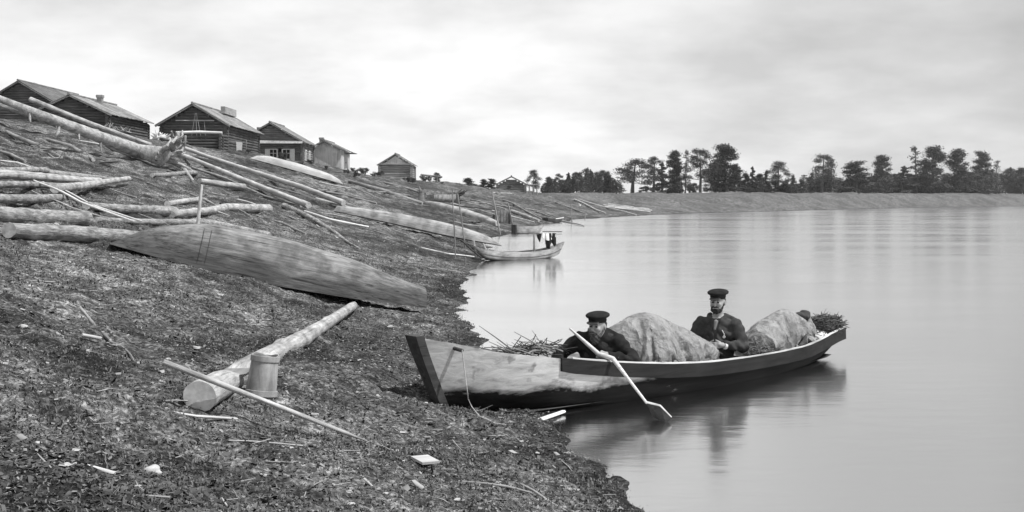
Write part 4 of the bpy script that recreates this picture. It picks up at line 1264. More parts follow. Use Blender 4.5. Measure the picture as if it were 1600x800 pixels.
def hung(label, x0, x1, drops, mat, cat='cloth'):
    n_ = len(drops); mbq = MB()
    for side in (0.012, -0.012):
        for i in range(n_ - 1):
            xa = x0 + (x1 - x0) * i / (n_ - 1); xb = x0 + (x1 - x0) * (i + 1) / (n_ - 1)
            mbq.poly([(xa, side + .02 * math.sin(i * 2), .88), (xb, side + .02 * math.sin(i * 2 + 2), .88), (xb, side + .04 * math.sin(i * 2 + 2), .86 - drops[i + 1]), (xa, side + .04 * math.sin(i * 2), .86 - drops[i])])
    o = mbq.build('hanging_cloth', M[mat], smooth=False); o.matrix_world = rmx.copy(); return tag(o, label, cat)
hung('small black rag hanging beside the post of the small boat', L * .70 + .12, L * .70 + .36, [.05, .13, .30, .12, .07], 'black_cloth')
hung('black trousers hung to dry from the pole of the small boat', L * .70 + .52, L * .70 + 1.0, [.30, .50, .54, .36, .30, .46, .40], 'black_cloth', 'trousers')
hung('white cloth hung along the top of the small boat pole', L * .70 + .38, L * .70 + .98, [.10, .2, .24, .22, .2, .12], 'white_cloth')
# boats farther along
root, L, _ = dugout('moored_boat', 'light boat moored farther along the shore beyond the washing boat', (.14, 67.6, 0), (2.05, 68.6, 0),
       [(0, .28, .52, .0), (.2, .4, .46, -.05), (.6, .4, .44, -.05), (.9, .22, .50, .0), (1, .06, .58, .1)], 'dugout_pale', rake=(.1, .4))
sb = MB(); sb.box((-.05, -.29, -.02), (.02, .29, .55)); sb.build('transom', M['dark'], root, smooth=False)
sb = MB(); sb.tube([(L * .8, -.5, .12), (L * 1.36, -.8, .10)], .03, 6); so_ = sb.build('oar', M['dark'], root)
root, L, _ = dugout('moored_boat', 'farthest tiny dark boat with a pale rail lying at the shore', (2.95, 98.5, 0), (4.6, 101.5, 0),
       [(0, .3, .5, .0), (.3, .45, .36, -.05), (.7, .42, .34, -.05), (1, .1, .45, .1)], 'dark', rake=(.2, .3))
sb = MB(); sb.tube([(.4 * L, -.4, .36), (L * .98, -.2, .44)], .05, 6); sb.build('rail', M['bright'], root)
# ------------------------------------------------------------------ timber on the bank
# foreground: log with hewn notch, pole across it, birch bark tub
q0, q1 = gp(312, 640), gp(552, 490)
lg = axis_mesh('foreground_log', [Vector((q0.x, q0.y, gz(q0.x, q0.y) + .085)), Vector((q0.x + (q1.x - q0.x) * .45, q0.y + (q1.y - q0.y) * .45, q0.z + (q1.z - q0.z) * .45 + .085)), Vector((q1.x, q1.y, gz(q1.x, q1.y) + .075))],
     [.110, .094, .066], (M['pale_bark'], M['cut']), 'pale foreground log with a hewn notch and sawn near end', 'log', n=20, step=.14, jit=.03, bend=.01, knots=5)
# hew the notch
me = lg.data; Lg = (q1 - q0).length
for v_ in me.vertices:
    u = v_.co.x
    if .78 < u < 1.42 and v_.co.z > -.05:
        f = (1.0 - abs(u - 1.1) / .34); f = max(0, min(1, f * 2.2))
        v_.co.z = v_.co.z * (1 - f) + min(v_.co.z, .030) * f
sb = MB(); sb.box((.86, -.112, .0305), (1.38, .112, .036)); sb.build('notch_face', M['old'], lg, smooth=False)
# tub
q = gp(407, 620); z0 = gz(q.x, q.y) - .01
tb_ = empty('birch_bark_tub', (q.x, q.y, z0), 'upright birch bark tub standing against the foreground log', 'tub')
tb_.rotation_euler = (R(-5), R(6), 0)
sb = MB(); n_ = 28; Ht = .315
for (r_, z_) in ((.112, 0), (.108, .1), (.101, .22), (.096, Ht), (.090, Ht), (.092, .2), (.098, .015)):
    for k in range(n_):
        a_ = 6.2832 * k / n_; rr_ = r_ * (1 + .03 * math.sin(2 * a_ + 1))
        sb.v.append((math.cos(a_) * rr_, math.sin(a_) * rr_, z_ + (.008 * math.sin(3 * a_) if z_ == Ht else 0)))
for i in range(6):
    for k in range(n_):
        k2 = (k + 1) % n_; sb.f.append((i * n_ + k, i * n_ + k2, (i + 1) * n_ + k2, (i + 1) * n_ + k)); sb.m.append(0)
sb.f.append(tuple(6 * n_ + k for k in range(n_))); sb.m.append(0)
sb.build('bark_wall', M['birchbark'], tb_)
for (zz, rr_, nm) in ((Ht - .028, .1005, 'rim_band'), (.03, .1135, 'base_band')):
    sb = MB()
    for (dr, dz_) in ((.0, -.022), (.005, -.02), (.005, .02), (0, .022)):
        for k in range(n_): a_ = 6.2832 * k / n_; r2 = (rr_ + dr) * (1 + .03 * math.sin(2 * a_ + 1)); sb.v.append((math.cos(a_) * r2, math.sin(a_) * r2, zz + dz_))
    for i in range(3):
        for k in range(n_):
            k2 = (k + 1) % n_; sb.f.append((i * n_ + k, i * n_ + k2, (i + 1) * n_ + k2, (i + 1) * n_ + k)); sb.m.append(0)
    sb.build(nm, M['birchbark'], tb_)
# pole laid over the log, its point on the ground to the right
e1 = gp(574, 699); e1 = Vector((e1.x, e1.y, gz(e1.x, e1.y) + .02))
cr = px(352, 603, 7.45)
kk = (352 - 262) / (575 - 352.)
d_ = (cr - e1); e0 = cr + d_ * .42
axis_mesh('long_pole', [e0, cr, e1], [.019, .020, .015], (M['pale_bark'], M['cut']), 'long peeled pole resting across the foreground log with its pointed end on the ground', 'pole', n=10, jit=.03, bend=.004, pointed=(0, 1), step=.15)

# the log pile on the left
log('log', [(-60, 266), (72, 268)], [12, 10], 'grey log at the top of the left pile, broken end at the frame side', 'log', 'bark', lift=.02)
log('log', [(64, 269), (178, 281)], [11, 7], 'thin grey log with splintered tip along the top of the left pile', 'log', 'bark')
log('log', [(-70, 278), (155, 289)], [16, 11], 'thick smooth pale log in the middle of the left pile', 'log', 'pale_bark', lift=.10)
log('log', [(-60, 294), (125, 294)], [12, 8], 'grey log just below the thick smooth one in the left pile', 'log', 'bark', lift=.05)
log('log', [(85, 304), (201, 286)], [15, 8], 'pale log raised on the pile with its free tip pointing right', 'log', 'pale_bark', lift=.12, fit=False)
log('log', [(-60, 309), (96, 311)], [16, 14], 'bark covered log under the raised one at the left edge', 'log', 'bark', group=None)
log('log', [(-70, 336), (136, 344)], [28, 22], 'very thick rough log lying above the log with the sawn end', 'log', 'bark', step=.2)
log('log', [(14, 361), (215, 373)], [25, 23], 'thick rough log with sawn left end behind the large upturned dugout', 'log', 'bark', step=.2, knots=6)
log('log', [(135, 323), (272, 333)], [13, 17], 'grey rough log right of the very thick log', 'log', 'bark')
log('log', [(150, 345), (330, 352), (420, 368)], [10, 12, 10], 'half buried log seen over the large upturned dugout', 'log', 'bark')
log('birch_log', [(268, 336), (318, 332), (352, 324), (421, 326)], [12, 12, 13, 12], 'bent knobbly birch log curving up to a blunt right end', 'log', 'pale_bark', knots=9, bend=.03, step=.15)
log('log', [(262, 320), (312, 313)], [10, 9], 'short pale log behind the bent birch log', 'log', 'pale_bark')
log('log', [(238, 275), (306, 271)], [7, 7], 'short log just below the roots of the fallen tree', 'log', 'bark')
log('log', [(312, 283), (382, 293)], [9, 10], 'short pale log beneath the long bleached poles', 'log', 'pale_bark')
log('pole', [(46, 290), (128, 330), (212, 360)], [3.2, 3.6, 3.2], 'bright peeled pole slanting down over the left log pile', 'pole', 'bright', lift=.16, fit=False)
log('pole', [(60, 291), (150, 333), (222, 357)], [2.6, 2.8, 2.4], 'thinner bright pole just right of the brightest slanting pole', 'pole', 'bright', lift=.14, fit=False)
log('pole', [(50, 306), (110, 333), (170, 350)], [2.0, 2.2, 2.0], 'thin grey stick lying lowest of the slanting poles', 'pole', 'peeled', lift=.10, fit=False)

# leaning post against the big dugout
a = gp(304, 372); pole('leaning_post', Vector((a.x, a.y + .1, gz(a.x, a.y) - .2)), px(315, 289, a.y + .5), .042, 'grey post leaning upright behind the large upturned dugout', 'post', 'pale_bark')

# fallen tree with branch stubs and torn-up roots
def fallen():
    Y0, Y1 = gp(-20, 208).y, gp(255, 262).y
    Y0 = min(Y0, Y1 * 1.02)
    P = [px(-30, 143, Y0), px(60, 178, Y0 * .97 + Y1 * .03), px(150, 212, (Y0 + Y1) / 2), px(215, 236, Y1), px(255, 244, Y1 - .2)]
    rd = [5 * Y0 / F, 7 * Y0 / F, 9 * Y1 / F, 11 * Y1 / F, 15 * Y1 / F]
    st_ = [(.19, (.1, -.3, -1), .28, .055), (.32, (.12, -.4, -1), .42, .06), (.45, (.3, -.5, -1), .25, .045), (.585, (.25, -.5, -1), .40, .05)]
    o = axis_mesh('fallen_tree', P, rd, (M['pale_bark'], M['cut']), 'huge fallen tree with broken branch stubs and torn up roots lying along the crest', 'fallen tree', n=16, step=.3, jit=.05, bend=.004, stubs=st_)
    Mi = o.matrix_world.inverted()
    k = Y1 / F
    def pp(x, y, dy=0):
        Yp = Y1 - .2
        if y > 250: Yp = min(Yp, gp(x, y + 3).y) * min(1, (y - 250) / 25) + Yp * (1 - min(1, (y - 250) / 25))
        return Mi @ px(x, y, Yp + dy)
    root = MB()
    # the flaring root plate
    for (pts, r0, r1) in [
        ([(248, 242), (268, 236), (282, 222), (276, 206)], 11, 3), ([(250, 243), (272, 238), (288, 228), (290, 212)], 10, 2.5), ([(250, 244), (270, 241), (284, 236), (288, 226)], 9, 3),
        ([(246, 240), (262, 229), (272, 214), (268, 205)], 9, 2), ([(250, 244), (262, 234), (270, 222), (282, 206)], 10, 3), ([(252, 246), (270, 242), (283, 241), (290, 238)], 8, 2),
        ([(244, 246), (270, 252), (288, 264), (302, 283)], 10, 3.2), ([(262, 250), (284, 258), (296, 264), (304, 269)], 6, 1.6), ([(255, 238), (272, 226), (284, 214), (285, 204)], 8, 2)]:
        PV = [pp(x, y, random.uniform(-.25, .25) * (i > 0)) for i, (x, y) in enumerate(pts)]
        PV2 = []
        for i in range(len(PV) - 1):
            for f in (0, .33, .66): PV2.append(PV[i].lerp(PV[i + 1], f) + Vector((random.uniform(-.02, .02), random.uniform(-.02, .02), random.uniform(-.02, .02))))
        PV2.append(PV[-1]); n_ = len(PV2)
        root.tube(PV2, [max(.02, (r0 + (r1 - r0) * (i / (n_ - 1)) ** .7) * k * .62) for i in range(n_)], 8, jit=.12)
    for i in range(26):
        a0 = pp(random.uniform(272, 288), random.uniform(206, 240), random.uniform(-.2, .3)); d = Vector((random.uniform(.1, 1), random.uniform(-.6, .6), random.uniform(-.6, .8)))
        root.tube([a0, a0 + d * .14, a0 + d * .26 + Vector((0, 0, -.04))], [.02, .014, .006], 5, cap=False)
    root.build('roots', M['bark_dark'] if 'bark_dark' in M else M['pale_bark'], o)
    return Y1
YF = fallen()
# two poles beside the fallen tree
axis_mesh('pole', [px(47, 155, YF + 1.6), px(140, 193, YF + 1.5), px(236, 227, YF + 1.2)], [4.3 * YF / F, 4.4 * YF / F, 3.6 * YF / F], (M['pale_bark'], M['cut']), 'straight grey pole lying just above and behind the fallen tree', 'pole', n=12, jit=.03, bend=.004)
axis_mesh('log', [px(-30, 157, YF + .7), px(30, 172, YF + .6), px(90, 196, YF + .4)], [6 * YF / F, 6.5 * YF / F, 4.5 * YF / F], (M['bark'], M['cut']), 'grey log half hidden below the thin end of the fallen tree', 'log', n=12, jit=.05)

# long bleached poles running down to the long dugout
log('long_pole', [(283, 236), (322, 251), (406, 279), (468, 299), (537, 326)], [6, 6, 7.5, 8, 9], 'uppermost bleached trunk running from the roots to the long dugout', 'trunk', 'peeled', lift=.25, bend=.004)
log('long_pole', [(280, 244), (326, 263), (360, 277), (414, 299), (482, 326)], [6, 7, 8, 9, 10], 'second bleached trunk lying just below the uppermost one', 'trunk', 'peeled', lift=.12, bend=.004)
log('long_pole', [(300, 262), (352, 280), (415, 308), (470, 322)], [4, 4, 4, 4], 'thin grey pole lying under the two bleached trunks', 'pole', 'old', bend=.01)
log('rough_trunk', [(443, 322), (498, 350), (530, 366), (562, 389)], [8, 7, 5, 3], 'rough thin trunk with a ragged tip reaching toward the beach', 'trunk', 'bark', jit=.16, bend=.03, knots=6)
log('peeled_stick', [(475, 331), (512, 343), (576, 356)], [3, 3.5, 3], 'white peeled stick lying between the rough trunk and the long dugout', 'stick', 'bright', lift=.03)
log('pole', [(418, 290), (470, 305), (520, 320)], [3, 3.2, 3], 'thin dark pole tucked above the uppermost bleached trunk', 'pole', 'old')
log('pole', [(500, 298), (540, 305), (588, 318)], [3.4, 3.6, 3], 'grey pole on the slope right of the brush heap', 'pole', 'old')
log('branch', [(490, 304), (512, 296), (530, 299), (560, 308)], [2, 3, 3, 2], 'crooked grey branch on the middle of the slope', 'branch', 'old', bend=.06, jit=.12)
log('white_branch', [(658, 387), (684, 393), (700, 397), (744, 402)], [2.2, 2.6, 2.6, 2.0], 'crooked white branch at the waterline by the washing boat', 'branch', 'bright', jit=.12, bend=.02)
log('slope_log', [(545, 283), (600, 298), (660, 318)], [5, 6, 5], 'faded log running down the slope between bleached dugout and slender dugout', 'log', 'old')
log('slope_log', [(586, 300), (640, 306)], [2.6, 2.2], 'thin pole on the slope under the lone log house', 'pole', 'old')
log('slope_log', [(690, 322), (735, 328), (768, 331)], [2.2, 2.2, 2.0], 'dark rail lying level with the bark shelter', 'pole', 'dark', lift=.2)
log('slope_log', [(716, 325), (745, 334), (772, 341)], [2.6, 2.6, 2.2], 'grey pole slanting to the foot of the bark shelter', 'pole', 'old')
log('slope_log', [(786, 313), (815, 326), (848, 343)], [2.4, 3.0, 2.4], 'long thin pole on the bank right of the bark shelter', 'pole', 'old')
log('slope_log', [(800, 330), (822, 338), (842, 345)], [5, 6, 4], 'stout pale log on the bank right of the bark shelter', 'log', 'pale_bark')
log('slope_log', [(867, 316), (890, 325), (917, 335)], [2.0, 2.2, 1.8], 'thin pale pole running down to the far shore, left of the stake', 'pole', 'old')
log('slope_log', [(898, 312), (925, 324), (946, 333)], [2.6, 2.6, 2.4], 'light pole running down the far bank, middle one of three', 'pole', 'peeled')
log('slope_log', [(905, 312), (950, 325), (994, 336)], [2.0, 2.4, 2.0], 'light pole running down the far bank, rightmost of three', 'pole', 'peeled')
log('slope_log', [(770, 303), (800, 304), (816, 310)], [1.6, 1.6, 1.6], 'pale thin log under the distant shed', 'log', 'peeled')
for i, (p0, p1, tk) in enumerate([((942, 321), (1014, 327), 2.2), ((945, 323), (1018, 329), 2.6), ((950, 319), (990, 324), 2.0), ((960, 325), (1016, 331), 2.2)]):
    log('raft_log', [p0, p1], tk, 'bleached log of the small log stack beyond the bend of the shore', 'log', 'peeled', group='stacked logs beyond the bend')

for pts, th_, lab, mt in [
    ([(10, 206), (45, 222), (95, 246)], [5, 7, 6], 'half buried pale root running down the far left slope below the fallen tree', 'old'),
    ([(74, 218), (110, 228), (146, 250)], [4, 6, 6], 'half buried grey root on the left slope, middle of the three below the fallen tree', 'old'),
    ([(140, 220), (172, 231), (206, 245)], [4, 5, 4], 'half buried grey root below the thick end of the fallen tree', 'old'),
    ([(0, 237), (18, 242), (40, 253)], [5, 6, 4], 'short grey root at the left edge above the log pile', 'old'),
    ([(0, 251), (28, 254), (52, 263)], [2.5, 3, 2.5], 'thin pale stick at the left edge above the log pile', 'peeled'),
    ([(225, 262), (262, 268), (300, 279)], [3, 4, 3], 'grey pole fragment below the roots of the fallen tree', 'old'),
    ([(330, 302), (372, 309), (405, 316)], [3.5, 4, 3], 'grey branch lying above the bent birch log', 'old'),
    ([(425, 344), (450, 352), (478, 366)], [3, 4, 3], 'grey splintered branch right of the bent birch log', 'old'),
    ([(462, 302), (496, 312), (524, 318)], [2.5, 3, 2.5], 'thin grey pole alongside the uppermost bleached trunk', 'old'),
    ([(600, 285), (640, 296), (672, 306)], [3, 4, 3], 'faded pole on the slope between the lone log house and the stumps', 'old'),
    ([(735, 312), (760, 318), (790, 327)], [2, 2.4, 2], 'thin faded pole above the bark shelter', 'old')]:
    log('slope_branch', pts, th_, lab, 'branch', mt, jit=.12, bend=.03, fit=False)

rp_ = random.Random(77)
for i in range(34):   # poles washed up all over the slope
    x = rp_.uniform(120, 860); yc = np.interp(x, [0, 230, 400, 560, 700, 860], [190, 222, 252, 280, 300, 312]); yb = np.interp(x, [0, 300, 560, 700, 860], [330, 335, 365, 350, 332])
    y = rp_.uniform(yc + 10, yb); ln_ = rp_.uniform(25, 75); sl = rp_.uniform(.12, .5); tk = rp_.uniform(1.4, 2.8) * (1.2 if x < 450 else .9)
    log('strewn_pole', [(x, y), (x + ln_ * .5, y + sl * ln_ * .5 + rp_.uniform(-1.5, 1.5)), (x + ln_, y + sl * ln_)], [tk, tk, tk * .7], 'thin weathered pole lying among others on the littered slope', 'pole', rp_.choice(['old', 'old', 'peeled', 'bark']), group='weathered poles strewn over the slope', fit=False, bend=.02, jit=.1, lift=.02)

# stakes and net poles at the shore
for (x0, y0, x1, y1, lab, th_) in [
    (712, 404, 707, 296, 'tall thin grey stake, leftmost of the pair behind the washing boat', .022), (729, 388, 715, 303, 'tall thin stake leaning left, right one of the pair behind the washing boat', .028),
    (783, 367, 769, 302, 'leaning net pole left of the bark shelter', .05), (803, 357, 794, 318, 'leaning net pole right of the bark shelter', .06),
    (894, 347, 892, 318, 'thin upright stake in the far shallows', .05), (884, 347, 884, 340, 'short stake beside the thin upright stake', .05), (914, 343, 914, 335, 'short far stake at the foot of the poles', .05),
    (727, 414, 727, 402, 'short pale peg stuck in the mud before the washing boat', .03)]:
    q = gp(x0, y0); q = q if q is not None else px(x0, y0, 95)
    pole('stake', Vector((q.x, q.y, q.z - .25)), px(x1, y1, q.y), th_, lab, 'stake', 'old')
# stakes stuck through the washing boat's near gunwale
pole('boat_stake', px(744, 402, 37.0), px(740, 376, 37.0), .05, 'stubby pale stake at the bow of the washing boat', 'stake', 'pale_bark')
pole('boat_stake', px(762, 397, 37.4), px(755, 380, 37.4), .03, 'thin stick leaning just right of the stubby bow stake', 'stick', 'pale_bark')

# bark shelter on the shore
q = gp(785, 347)
sh = empty('bark_shelter', (q.x, q.y, gz(q.x, q.y)), 'small upright shelter of bark slabs on the shore between two net poles', 'shelter')
sb = MB(); k = q.y / F
for i in range(9):
    x0 = (-12 + 2.5 * i) * k; hgt = (18 + random.uniform(-3, 2)) * k
    sb.box((x0, -.05 + random.uniform(-.04, .04), -.3), (x0 + 2.35 * k, .06, hgt))
sb.build('bark_slabs', M['birchbark'], sh, smooth=False)
sb = MB()
for i in range(6): sb.box((12 * k, .1 + i * .3, -.3), (12.6 * k, .36 + i * .3, (16 + random.uniform(-3, 2)) * k))
sb.build('side_slabs', M['dark'], sh, smooth=False)
for x0 in (-13, 11.5):
    sb = MB(); sb.tube([(x0 * k, -.1, -.3), (x0 * k, -.1, 12 * k if x0 < 0 else 15 * k)], .09, 7); sb.build('post', M['dark'], sh)
sb = MB(); sb.box((-12 * k, .0, 15 * k), (12 * k, 1.6, 15.6 * k)); sb.build('roof', M['old'], sh, smooth=False)

# stumps with roots, driftwood heaps
def stump(x, y, size, label, mat, cat='stump', n=9, rise=.8, seed=0, upright=True):
    rr = random.Random(seed); q = gp(x, y) or crest(x); k = q.y / F * size
    o = empty('root_stump', (q.x, q.y, gz(q.x, q.y)), label, cat)
    sb = MB(); sb.tube([(0, 0, -.2 * k), (0, 0, .35 * k), (.05 * k, 0, .8 * k)], [.42 * k, .33 * k, .24 * k], 9, jit=.2); sb.build('bole', M[mat], o)
    sb = MB()
    for i in range(n):
        a_ = rr.uniform(0, 6.28); l_ = k * rr.uniform(.5, 1.0)
        z0 = rr.uniform(.2, .8) * k
        p0 = Vector((0, 0, z0)); p1 = Vector((math.cos(a_) * l_ * .5, math.sin(a_) * l_ * .3, z0 + rise * rr.uniform(.0, .5) * k)); p2 = Vector((math.cos(a_) * l_, math.sin(a_) * l_ * .5, z0 + rise * rr.uniform(-.3, .9) * k))
        sb.tube([p0, p1, p2], [.13 * k, .08 * k, .03 * k], 6, jit=.2)
    sb.build('roots', M['bleach' if False else mat], o)
    return o
stump(712, 319, 20, 'dark upturned stump with spiky roots at the end of the grey boat', 'dark', seed=3)
stump(659, 313, 15, 'black and white upturned stump on the slope left of the grey boat', 'old', seed=5)
stump(906, 322, 4, 'tiny pale stump on the far bank above the light poles', 'bright', seed=8)
def driftheap(px_pts, label, mat, seed, n=14, ln=12, th=2.0, name='driftwood_heap', cat='driftwood', up=.5):
    rr = random.Random(seed); x, y = px_pts; q = gp(x, y) or crest(x); k = q.y / F
    o = empty(name, (q.x, q.y, gz(q.x, q.y)), label, cat)
    sb = MB()
    for i in range(n):
        u_ = rr.uniform(-1, 1); p0 = Vector((u_ * ln * k, .2 + .15 * abs(u_), .1 + (.25 * up - .1) * (1 - abs(u_))));  a_ = rr.uniform(-1, 1); l_ = ln * k * rr.uniform(.4, 1)
        d = Vector((math.cos(a_ * 1.4) * rr.choice((-1, 1)), rr.uniform(-.3, .3), up * rr.uniform(0, 1.2))).normalized()
        sb.tube([p0, p0 + d * l_ * .5 + Vector((0, 0, .08 * l_ * rr.uniform(-1, 1))), p0 + d * l_], [th * k * .5, th * k * .4, th * k * .15], 6, jit=.15)
    sb.tube([(-ln * k, .35, .1), (0, .2, .25 * up), (ln * k, .35, .1)], [th * k * .6] * 3, 7, jit=.15); sb.build('branches', M[mat], o)
    return o
driftheap((250, 214), 'white bleached driftwood piled left of the gabled house', 'bright', 1, n=16, ln=14, th=3.4, up=.9)
driftheap((160, 190), 'spiky brush heap in front of the chimney house', 'peeled', 2, n=16, ln=14, th=1.6, up=1.2)
driftheap((190, 202), 'tangled brush heap by the corner of the chimney house', 'old', 4, n=14, ln=12, th=1.8, up=1.0)
driftheap((515, 303), 'grey brush heap on the middle of the slope', 'old', 6, n=12, ln=16, th=1.6, up=.5)
driftheap((650, 381), 'low litter of dry sticks left of the white branch', 'old', 9, n=5, ln=5, th=1.2, up=.2)
driftheap((545, 300), 'small pile of pale sticks right of the grey brush heap', 'peeled', 12, n=7, ln=9, th=1.4, up=.5)
driftheap((740, 350), 'black and grey scraps of timber left of the bark shelter foot', 'dark', 15, n=8, ln=9, th=2.2, up=.3)
driftheap((835, 320), 'scattered sticks on the bank below the distant shed', 'old', 18, n=10, ln=22, th=1.2, up=.2)
driftheap((60, 235), 'pale roots and sticks in the hollow below the fallen tree', 'old', 21, n=9, ln=30, th=3, up=.15)
driftheap((150, 255), 'low twisted sticks above the left log pile', 'old', 24, n=10, ln=30, th=2.6, up=.12)
driftheap((70, 252), 'looped pale stick and twigs at the left above the log pile', 'peeled', 27, n=6, ln=16, th=1.8, up=.3)

# sticks, bark and chips near the camera
def stick(pts, th, label, mat='peeled', cat='stick', **kw): return log('stick', pts, th, label, cat, mat, fit=False, jit=.1, step=.08, **kw)
stick([(114, 456), (128, 482), (150, 512), (172, 532)], [4, 5, 6, 5], 'curved thick grey stick lying alone on the left slope', 'old', bend=.02)
stick([(172, 534), (190, 541), (200, 550), (208, 561)], [4, 4, 3.5, 2.5], 'thin forked tip continuing below the curved grey stick', 'old')
stick([(128, 524), (158, 529)], [6, 5], 'short bleached stick beside the curved grey stick', 'peeled')
stick([(130, 726), (160, 736), (180, 741), (218, 742)], [8, 11, 11, 5], 'pale stout branch piece beside the white stone', 'peeled', squash=.7)
stick([(262, 642), (300, 650), (370, 655)], [5, 8, 7], 'slab of bark in front of the sawn log end', 'peeled', squash=.6)
stick([(358, 688), (400, 690), (440, 693), (480, 697)], [2.2, 2.6, 2.6, 2], 'long thin twig on the ground below the pole', 'peeled')
stick([(468, 684), (500, 694), (530, 703)], [1.8, 2, 1.6], 'short thin twig near the pole point', 'old')
stick([(250, 596), (262, 602), (275, 609)], [8, 9, 8], 'chunky wood offcut left of the foreground log', 'peeled', squash=.6)
stick([(222, 617), (240, 616), (254, 617)], [5, 6, 5], 'flat bark scrap left of the foreground log', 'old', squash=.5)
stick([(812, 756), (838, 770), (862, 785), (884, 798)], [3.5, 4, 4, 3], 'crooked branch at the bottom of the beach near the water', 'old', bend=.04)
stick([(716, 752), (760, 756), (800, 762), (830, 770)], [3, 4, 4, 3], 'pale dry branch joining the crooked one at the bottom', 'old')
stick([(0, 619), (20, 622), (40, 625)], [5, 5, 4], 'pale stick at the left edge of the picture', 'peeled')
stick([(20, 441), (52, 440), (84, 441)], [6, 7, 5], 'flat pale slab high on the left slope', 'old', squash=.5)
stick([(644, 721), (652, 716), (660, 709)], [5, 7, 5], 'dark curl of bark behind the white square chip', 'old', squash=.5)
stick([(562, 742), (572, 750), (582, 760)], [5, 5, 3], 'pale splinter lying below the pole point', 'peeled', squash=.6)
# white square chip
q = gp(664, 727); sb = MB(); sb.box((-.07, -.075, 0), (.07, .075, .016)); o = sb.build('wood_chip', M['peeled'], smooth=False); o.location = (q.x, q.y, gz(q.x, q.y) + .03); o.rotation_euler = (R(6), R(4), R(38)); tag(o, 'white square wood chip lying flat on the dark beach', 'wood chip')
def rock(x, y, size, label, mat='stone', group=None, flat=.6):
    q = gp(x, y); k = size * q.y / F; r_ = np.random.default_rng(int(x * 7 + y))
    ph = r_.uniform(0, 6, 6); u = np.linspace(0, math.pi, 12)[:, None]; v_ = np.linspace(0, 2 * math.pi, 16, endpoint=False)[None, :]
    x_, y_, z_ = np.sin(u) * np.cos(v_), np.sin(u) * np.sin(v_), np.cos(u) * np.ones_like(v_)
    rr = 1 + .18 * np.sin(3 * x_ + ph[0]) + .15 * np.sin(4 * y_ + ph[1] + 2 * z_) + .12 * np.sin(5 * z_ + ph[2] + 2 * x_)
    V = np.stack([x_ * rr * k, y_ * rr * k * .8, z_ * rr * k * flat], -1).reshape(-1, 3)
    i0 = np.arange(11)[:, None] * 16; j0 = np.arange(16)[None, :]; j1 = (j0 + 1) % 16
    o = np_mesh('stone', V, [np.stack([i0 + j0, i0 + 16 + j0, i0 + 16 + j1, i0 + j1], -1).reshape(-1, 4)], M[mat])
    o.location = (q.x, q.y, gz(q.x, q.y) + k * flat * .3); o.rotation_euler = (0, 0, r_.uniform(0, 6)); return tag(o, label, 'stone', group)
rock(238, 744, 15, 'white stone lying beside the pale branch piece')
for (x, y, sz) in [(548, 787, 9), (602, 774, 5), (545, 768, 6), (308, 551, 6), (262, 604 - 42, 5), (104, 728, 8), (36, 520, 8), (440, 560, 4), (388, 424, 5), (300, 470, 6), (420, 500, 4), (215, 760, 6), (455, 700, 4), (60, 690, 7), (590, 620, 4), (840, 707, 4), (700, 700, 4)]:
    rock(x, y, sz, 'small pale stone or chip lying loose on the bank', group='loose pale chips on the bank', flat=.4)
